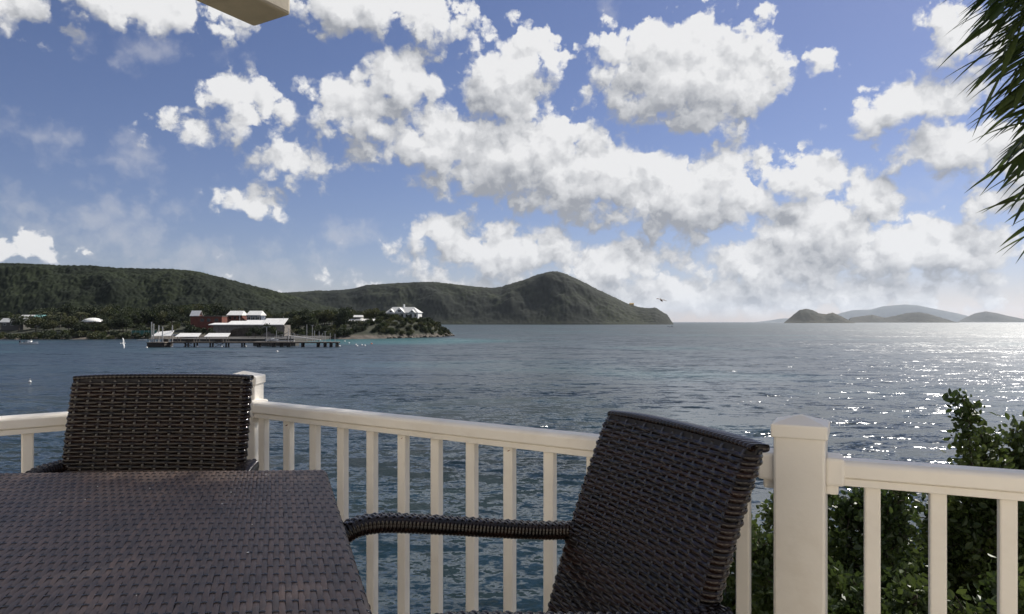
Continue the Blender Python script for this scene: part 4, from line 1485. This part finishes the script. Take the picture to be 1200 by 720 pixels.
def smooth_path(pts, n=80):
    """Catmull-Rom through the points"""
    P_ = [np.array(p, float) for p in pts]
    P_ = [2 * P_[0] - P_[1]] + P_ + [2 * P_[-1] - P_[-2]]
    out_ = []
    m_ = len(P_) - 3
    for i in range(m_):
        a, b, c, d = P_[i:i + 4]
        for t in np.linspace(0, 1, max(3, n // m_), endpoint=(i == m_ - 1)):
            out_.append(.5 * ((2 * b) + (c - a) * t + (2 * a - 5 * b + 4 * c - d) * t * t + (3 * b - a - 3 * c + d) * t ** 3))
    return out_


def build_chair(label, loc, rz, scale=1.0, lean=.338, width=.46, top=.885, arm_up=0.0, arm_drop=0.0):
    """local frame: +y forward, x to the chair's left/right; origin on the floor under the seat centre"""
    r_ = thing('wicker_armchair', label, 'chair', loc, rz, 'wicker armchairs at the table', scale)
    seat_z = .40
    H = top - seat_z
    a, th = width / 2, .036
    rr = th / 2
    flat = 2 * (a - rr)
    per = 2 * flat + 2 * math.pi * rr

    def yc(v):
        q = v / H
        return -.22 - lean * H * (.72 * q + .28 * q * q)

    def perim(u):
        u = np.mod(u, per)
        x = np.zeros_like(u); y = np.zeros_like(u); nx = np.zeros_like(u); ny = np.zeros_like(u)
        A = u < flat
        x[A] = -a + rr + u[A]; y[A] = rr; ny[A] = 1
        B = (u >= flat) & (u < flat + math.pi * rr)
        t = (u[B] - flat) / rr
        x[B] = a - rr + rr * np.sin(t); y[B] = rr * np.cos(t); nx[B] = np.sin(t); ny[B] = np.cos(t)
        Cc = (u >= flat + math.pi * rr) & (u < 2 * flat + math.pi * rr)
        w = u[Cc] - flat - math.pi * rr
        x[Cc] = a - rr - w; y[Cc] = -rr; ny[Cc] = -1
        Dd = u >= 2 * flat + math.pi * rr
        t = (u[Dd] - 2 * flat - math.pi * rr) / rr
        x[Dd] = -a + rr - rr * np.sin(t); y[Dd] = -rr * np.cos(t); nx[Dd] = -np.sin(t); ny[Dd] = -np.cos(t)
        return x, y, nx, ny
    NR = 32
    p = per / NR
    row = .0092
    rng = np.random.default_rng(int(abs(loc[0]) * 1000))
    rows = int((H - .012) / row)
    paths = []
    for j in range(rows):
        v0 = .004 + (j + .5) * row
        u = np.linspace(0, per, NR * 8, endpoint=False)
        x, y, nx, ny = perim(u)
        h = weave_wave(u / p + j + .5) * .0013 + rng.normal(0, .00012)
        v = v0 + .0006 * np.sin(u * 9 + j * 1.7)
        # the panel is dished a little to the sitter
        dish = -.016 * (1 - (x / a) ** 2)
        C = np.stack([x + nx * h, yc(v) + y + ny * h + dish, seat_z + v], -1)
        N = np.stack([nx, ny, np.full_like(nx, .3) * ny], -1)
        Sd = np.stack([np.zeros_like(u), np.full_like(u, -lean), np.ones_like(u)], -1); Sd /= math.hypot(lean, 1)
        paths.append((C, Sd, N))
    V, Q = ribbon_arrays(paths, row * .50, .0021, 5, closed=True)
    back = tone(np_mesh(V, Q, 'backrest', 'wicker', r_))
    paths = []
    for k in range(NR):
        v = np.linspace(.004, H - .006, rows * 4)
        u = np.full_like(v, (k + .5) * p * 1.0 - p * .5)
        x, y, nx, ny = perim(u)
        h = -weave_wave((v - .004 - row / 2) / row + k + .5) * .0014 + .0004
        dish = -.016 * (1 - (x / a) ** 2)
        C = np.stack([x + nx * h, yc(v) + y + ny * h + dish, seat_z + v], -1)
        N = np.stack([nx, ny, 0 * nx], -1)
        Sd = np.stack([ny, -nx, 0 * nx], -1)
        paths.append((C, Sd, N))
    V, Q = ribbon_arrays(paths, .0030, .0011, 3)
    tag(np_mesh(V, Q, 'back_ribs', 'rib', back), kind='stuff')
    # core
    core = MB()
    vs, fs = [], []
    nv, nu = 14, 40
    for i in range(nv):
        v = H * i / (nv - 1) * .985 + .003
        u = np.linspace(0, per, nu, endpoint=False)
        x, y, nx, ny = perim(u)
        dish = -.016 * (1 - (x / a) ** 2)
        for k in range(nu):
            vs.append((x[k] - nx[k] * .0022, yc(v) + y[k] - ny[k] * .0022 + dish[k], seat_z + v))
    for i in range(nv - 1):
        for k in range(nu):
            fs.append((i * nu + k, i * nu + (k + 1) % nu, (i + 1) * nu + (k + 1) % nu, (i + 1) * nu + k))
    fs += [tuple(range(nu))[::-1], tuple((nv - 1) * nu + k for k in range(nu))]
    core.add(vs, fs).build('back_frame', 'wicker_core', back, smooth=False)
    # bound top edge
    yt = yc(H)
    pth = [(x, yt - .016 * (1 - (x / a) ** 2), top - .004 + .004 * (1 - (x / a) ** 4)) for x in np.linspace(-a + .004, a - .004, 40)]
    V, Q, _ = wrapped_tube(pth, .0165, .0065, .011, cap=True)
    np_mesh(V, Q, 'top_binding', 'wicker', back)
    # seat
    sw, sdp = width / 2 + .005, .44
    paths = []
    for j in range(int(sdp / row)):
        y0 = -.22 + (j + .5) * row
        x = np.linspace(-sw, sw, 130)
        h = weave_wave(x / .03 + j) * .0013
        C = np.stack([x, np.full_like(x, y0), seat_z + .012 + h - .01 * (1 - (x / sw) ** 2)], -1)
        paths.append((C, np.tile((0., 1., 0.), (130, 1)), np.tile((0., 0., 1.), (130, 1))))
    V, Q = ribbon_arrays(paths, row * .5, .0018, 5)
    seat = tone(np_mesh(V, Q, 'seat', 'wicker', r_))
    MB().box((0, 0, seat_z - .03), (sw * 2, sdp, .06)).build('seat_frame', 'wicker_core', seat, bevel=.012)
    for y0 in (-.22, .22):
        V, Q, _ = wrapped_tube([(x, y0, seat_z - .025) for x in np.linspace(-sw, sw, 10)], .014, .035, .009)
        np_mesh(V, Q, 'apron', 'wicker', seat)
    # arms run into the front legs
    for s in (-1, 1):
        x0 = s * (a + .018)
        az_ = .656 + arm_up
        yb = yc(az_ - seat_z)
        ctrl = [(x0 - s * .012, yb - .01, az_ - .022), (x0, yb + .08, az_ - .016), (x0 + s * .004, yb + .20, az_ + .002), (x0 + s * .004, yb + .32, az_ + .022), (x0, yb + .42, az_ + .036),
                (x0 - s * .004, yb + .475, az_ + .028), (x0 - s * .01, yb + .505, az_ - .004), (x0 - s * .014, yb + .515, az_ - .06)]
        ctrl = [(x_, y_, z_ - arm_drop * dz_) for (x_, y_, z_), dz_ in zip(ctrl, (0, .012, .075, .105, .115, .115, .11, .10))]
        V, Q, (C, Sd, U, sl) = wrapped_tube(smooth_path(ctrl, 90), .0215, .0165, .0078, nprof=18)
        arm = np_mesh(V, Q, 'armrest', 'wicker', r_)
        # braided strands on top of the arm
        pp = []
        for t, j in ((-.62, 0), (0, 1), (.62, 0)):
            m_ = int(len(C) * .93)
            h = .0166 + .0016 * np.cos(math.pi * sl[:m_] / .0078 + math.pi * j) - .004 * abs(t) ** 3
            pp.append((C[:m_] + Sd[:m_] * (t * .0165) + U[:m_] * h[:, None], Sd[:m_], U[:m_]))
        V, Q = ribbon_arrays(pp, .0052, .0012, 4)
        tag(np_mesh(V, Q, 'arm_braid', 'wicker', arm), kind='stuff')
        yf = yb + .515
        V, Q, _ = wrapped_tube([(x0 - s * .014, yf, az_ - .05 - arm_drop * .1), (x0 - s * .014, yf + .005, .3), (x0 - s * .014, yf + .01, 0)], .018, .018, .0085, up=(0, 1, 0))
        np_mesh(V, Q, 'leg', 'wicker', r_)
        V, Q, _ = wrapped_tube([(s * (a - .02), -.215, seat_z + .02), (s * (a - .02), -.25, .2), (s * (a - .02), -.30, 0)], .018, .018, .0085, up=(0, 1, 0))
        np_mesh(V, Q, 'leg', 'wicker', r_)
        V, Q, _ = wrapped_tube([(s * (a + .0), -.215, seat_z - .02), (s * (a + .002), yf, seat_z - .02)], .014, .03, .009)
        np_mesh(V, Q, 'side_rail', 'wicker', r_)
    return r_


fw = Vector((-.927, -.375))
build_chair('wicker armchair leaning back beside the table, turned side on', (-.052, 1.150, DECK), math.atan2(fw.y, fw.x) - math.pi / 2, 1.0, lean=.338)
fw2 = Vector((.02, -1.0)).normalized()
build_chair('upright wicker armchair facing across the table, back to the corner post', (-.925, 1.525, DECK), math.atan2(fw2.y, fw2.x) - math.pi / 2, 1.055, width=.446, lean=.18, arm_up=.030, arm_drop=1.0)


# ------------------------------------------------------------------ shrubs below the terrace
def shrub(label, base, spikes, nleaf, leaf, seed, name='leafy_shrub'):
    """spikes: list of (tip point, radius) world; branches from base to tips carry leaves"""
    rng = np.random.default_rng(seed)
    base = Vector(base)
    r_ = thing(name, label, 'shrub', base)
    stem = MB()
    Cs, Ds = [], []
    wsum = sum(sp[1] * ((sp[0] - base).length + .3) for sp in spikes)
    for tip, rad_ in spikes:
        v = tip - base
        mid = v * .55 + Vector((rng.normal(0, .12), rng.normal(0, .12), .1))
        stem.tube([(0, 0, 0), mid * .5, mid, v], [.03, .022, .013, .004], 6)
        n = int(nleaf * rad_ * (v.length + .3) / wsum)
        nt = max(14, n // 26)
        # side twigs
        for k in range(nt):
            t = rng.uniform(.18, 1.0) ** .8
            q = mid * (2 * t) * .5 / .5 if False else (mid * (t / .55) if t < .55 else mid + (v - mid) * ((t - .55) / .45))
            dv = Vector((rng.normal(), rng.normal(), rng.normal() * .7 + .35)).normalized()
            rl = rad_ * (1.0 - .72 * max(0, t - .35) / .65) * rng.uniform(.45, 1.1)
            e = q + dv * rl
            stem.tube([q, q + dv * rl * .5 + Vector((0, 0, .03)), e], [.006, .004, .002], 3, cap=False)
            m_ = max(4, n // nt)
            tt = rng.uniform(.25, 1.05, m_)
            pts = np.array(q)[None] + np.array(e - q)[None] * tt[:, None] + rng.normal(0, .035, (m_, 3))
            dd = np.array(dv)[None] * .7 + rng.normal(0, .75, (m_, 3)); dd[:, 2] += .1
            Cs.append(pts); Ds.append(dd)
    V, Fc = leaf_quads(np.concatenate(Cs), np.concatenate(Ds), leaf, rng, fold=.35, aspect=1.6)
    np_mesh(V, Fc, 'crown', 'shrub_leaf', r_, smooth=False)
    stem.build('stem', 'bark', r_, smooth=True)
    return r_


def gz(x, y):
    return float(bank_z(np.array(x), np.array(y)))


def base_at(px, d):
    x = (px - 600) / F * d
    return (x, d, gz(x, d) - .2)


shrub('broad dense green shrub behind the capped post and railing', base_at(985, 4.6),
      [(P(1000, 590, 4.6), .55), (P(915, 600, 4.7), .45), (P(960, 568, 4.9), .42), (P(1050, 578, 4.3), .5), (P(890, 640, 4.4), .5), (P(985, 690, 4.1), .6), (P(1060, 680, 4.0), .6), (P(925, 710, 4.2), .6)], 44000, .044, 1)
shrub('dense shrub with a tall leafy spire rising above the railing', base_at(1185, 4.4),
      [(P(1130, 470, 4.4), .19), (P(1152, 515, 4.5), .28), (P(1200, 507, 4.6), .32), (P(1245, 500, 4.7), .5), (P(1170, 560, 4.3), .5), (P(1110, 590, 4.4), .5), (P(1160, 650, 4.2), .6), (P(1240, 620, 4.2), .6)], 46000, .044, 2)
shrub('low bright green shrub growing down the bank under the railing', base_at(1090, 3.7),
      [(P(1010, 700, 3.6), .4), (P(1075, 690, 3.6), .4), (P(1130, 715, 3.5), .45), (P(1185, 690, 3.6), .45), (P(960, 725, 3.6), .4), (P(1030, 760, 3.5), .5), (P(1150, 780, 3.4), .5)], 30000, .043, 3)
shrub('shaded shrub behind the leaning wicker chair', base_at(880, 5.2),
      [(P(870, 610, 5.2), .4), (P(895, 640, 5.0), .45), (P(850, 690, 5.0), .5), (P(905, 700, 4.8), .5), (P(830, 720, 5.0), .45)], 20000, .046, 4)
shrub('small sprig of shrub poking up beyond the balusters', base_at(640, 5.0),
      [(P(645, 716, 5.0), .16), (P(632, 735, 5.0), .2), (P(655, 742, 5.1), .2)], 500, .06, 5)
shrub('dark shrub filling the bank further down the slope', base_at(1080, 6.6),
      [(P(960, 640, 6.4), .8), (P(1040, 610, 6.6), .8), (P(1120, 600, 6.8), .9), (P(1200, 600, 6.8), .9), (P(1010, 700, 6.2), .9), (P(1110, 700, 6.2), .9), (P(1210, 700, 6.2), .9), (P(900, 690, 6.2), .7)], 32000, .07, 6)


# ------------------------------------------------------------------ palm at the right of the terrace
def frond_mesh(ctrl, leaf_len, nleaf, rng, droop=.5, width=.024, start=.12, fan=.9, side_bias=None, jit=.13):
    pts = np.array(smooth_path(ctrl, 60))
    seg = np.linalg.norm(np.diff(pts, axis=0), axis=1)
    al = np.concatenate([[0], np.cumsum(seg)]); al /= al[-1]
    rach = MB().tube([tuple(p) for p in pts[::4]], [.013 - .010 * i / (len(pts[::4])) for i in range(len(pts[::4]))], 6)
    V, Q = [], []
    for k in range(nleaf):
        t = start + (1 - start) * (k + rng.uniform(0, 1)) / nleaf
        p = np.array([np.interp(t, al, pts[:, i]) for i in range(3)])
        T = np.array([np.interp(min(1, t + .03), al, pts[:, i]) - np.interp(t - .03, al, pts[:, i]) for i in range(3)])
        T /= np.linalg.norm(T) + 1e-9
        side = np.cross(T, (0, 0, 1.0))
        if np.linalg.norm(side) < .3: side = np.cross(T, (0, 1.0, 0))
        side /= np.linalg.norm(side)
        s = 1 if k % 2 else -1
        L = leaf_len * (.45 + .75 * math.sin(math.pi * (.12 + .78 * t))) * rng.uniform(.62, 1.25)
        d0 = side * s * fan + T * rng.uniform(.5, .9) + rng.normal(0, jit, 3)
        if side_bias is not None: d0 = d0 + np.array(side_bias)
        d0 /= np.linalg.norm(d0)
        w = width * rng.uniform(.7, 1.15)
        o = len(V) // 1
        q = p.copy(); dd = d0.copy()
        wv = np.cross(dd, (0, 0, 1.0)) + rng.normal(0, .35, 3); wv /= np.linalg.norm(wv) + 1e-9
        nS = 5
        for i in range(nS + 1):
            f = i / nS
            ww = w * (0.35 + 1.3 * f) * .5 if f < .35 else w * .5 * .8 * max(.04, (1 - ((f - .35) / .65) ** 1.7))
            nv = np.cross(wv, dd)
            V += [q - wv * ww, q + nv * ww * .35, q + wv * ww]
            q = q + dd * L / nS
            dd = dd + np.array([0, 0, -droop / nS * 1.6]); dd /= np.linalg.norm(dd)
        for i in range(nS):
            a_ = o + i * 3
            Q += [(a_, a_ + 1, a_ + 4, a_ + 3), (a_ + 1, a_ + 2, a_ + 5, a_ + 4)]
    return rach, np.array(V), np.array(Q)


def build_palm():
    rng = np.random.default_rng(17)
    crown_c = Vector((3.15, 4.35, EYE + 3.3))  # unseen dense crown, placed sunward of the table to shade it
    base = Vector((5.0, 4.2, gz(5.0, 4.2) - .3))
    r_ = thing('palm_tree', 'palm with long narrow drooping leaflets hanging in at the right', 'palm', base)
    loc = lambda p: tuple(Vector(p) - base)
    tr = MB()
    pth = smooth_path([(0, 0, 0), (.0, 0, 2.2), (-.25, .02, 4.0), tuple((crown_c - base) * .86 + Vector((.25, 0, 0))), loc(crown_c)], 60)
    tr.tube(pth, [.13 - .05 * i / len(pth) + (.008 if i % 3 == 0 else 0) for i in range(len(pth))], 12)
    tr.build('trunk', 'bark', r_, smooth=True)

    def add(ctrl, L, n, **kw):
        rach, V, Q = frond_mesh([loc(c) for c in ctrl], L, n, rng, **kw)
        f = np_mesh(V, Q, 'frond', 'palm_leaf', r_, smooth=True)
        rach.build('rachis', 'palm_leaf', f, smooth=True)
    # crown: fronds all round, arching; the ones towards the view reach less far down
    for k in range(40):
        a = 2 * math.pi * k / 40 * 2.618
        e = rng.uniform(.15, 1.2)
        Lf = rng.uniform(1.5, 2.0)
        dv = Vector((math.cos(a), math.sin(a), 0))
        facing = max(0, -dv.x)                       # towards the open view
        z1, z2 = math.sin(e) * Lf * .5, math.sin(e) * Lf * .62 - .45
        z2 = max(z2, -.15 + .35 * facing)
        c1 = crown_c + dv * (Lf * .45 * math.cos(e * .6)) + Vector((0, 0, z1))
        c2 = crown_c + dv * (Lf * .9 * math.cos(e * .5)) + Vector((0, 0, z2))
        add([crown_c, c1, c2], .46, 84, droop=.5, width=.03)
    # the hanging fronds seen against the sky
    H = []
    for k in range(9):
        ex, ey, L_ = [(1170, 20, .36), (1178, 80, .40), (1190, 130, .36), (1200, 185, .38), (1206, 235, .34), (1206, 60, .42), (1200, 0, .38), (1216, 160, .42), (1226, 270, .36)][k]
        dd = 2.9 + .09 * k
        H.append(([P(1350 - k * 2, -330 + k * 8, dd + .5), P(ex + 90, ey - 190, dd + .2), P(ex + 32, ey - 80, dd + .05), P(ex, ey, dd)], L_, 58))
    for ctrl, L, n in H:
        c = [crown_c] + ctrl
        add(c, L, n * 2, droop=.25, width=.044, start=.35, fan=.5, side_bias=(-1.1, -.1, -.28), jit=.3)


build_palm()

# ------------------------------------------------------------------ haze over the sea
mb = MB().box((0, 0, 390), (76000, 76000, 784))
hz_o = mb.build('haze', 'vinyl')
hm = bpy.data.materials.new('haze_air'); hm.use_nodes = True
hm.node_tree.nodes.clear()
t = NT(hm.node_tree)
ho = t.n('ShaderNodeOutputMaterial'); pv = t.n('ShaderNodeVolumePrincipled')
pv.inputs['Color'].default_value = (.78, .87, 1.0, 1)
pv.inputs['Density'].default_value = 1.7e-5
pv.inputs['Anisotropy'].default_value = .3
t.link(pv.outputs[0], ho.inputs['Volume'])
hz_o.data.materials.clear(); hz_o.data.materials.append(hm)
tag(hz_o, 'thin pale sea haze', None, kind='stuff')
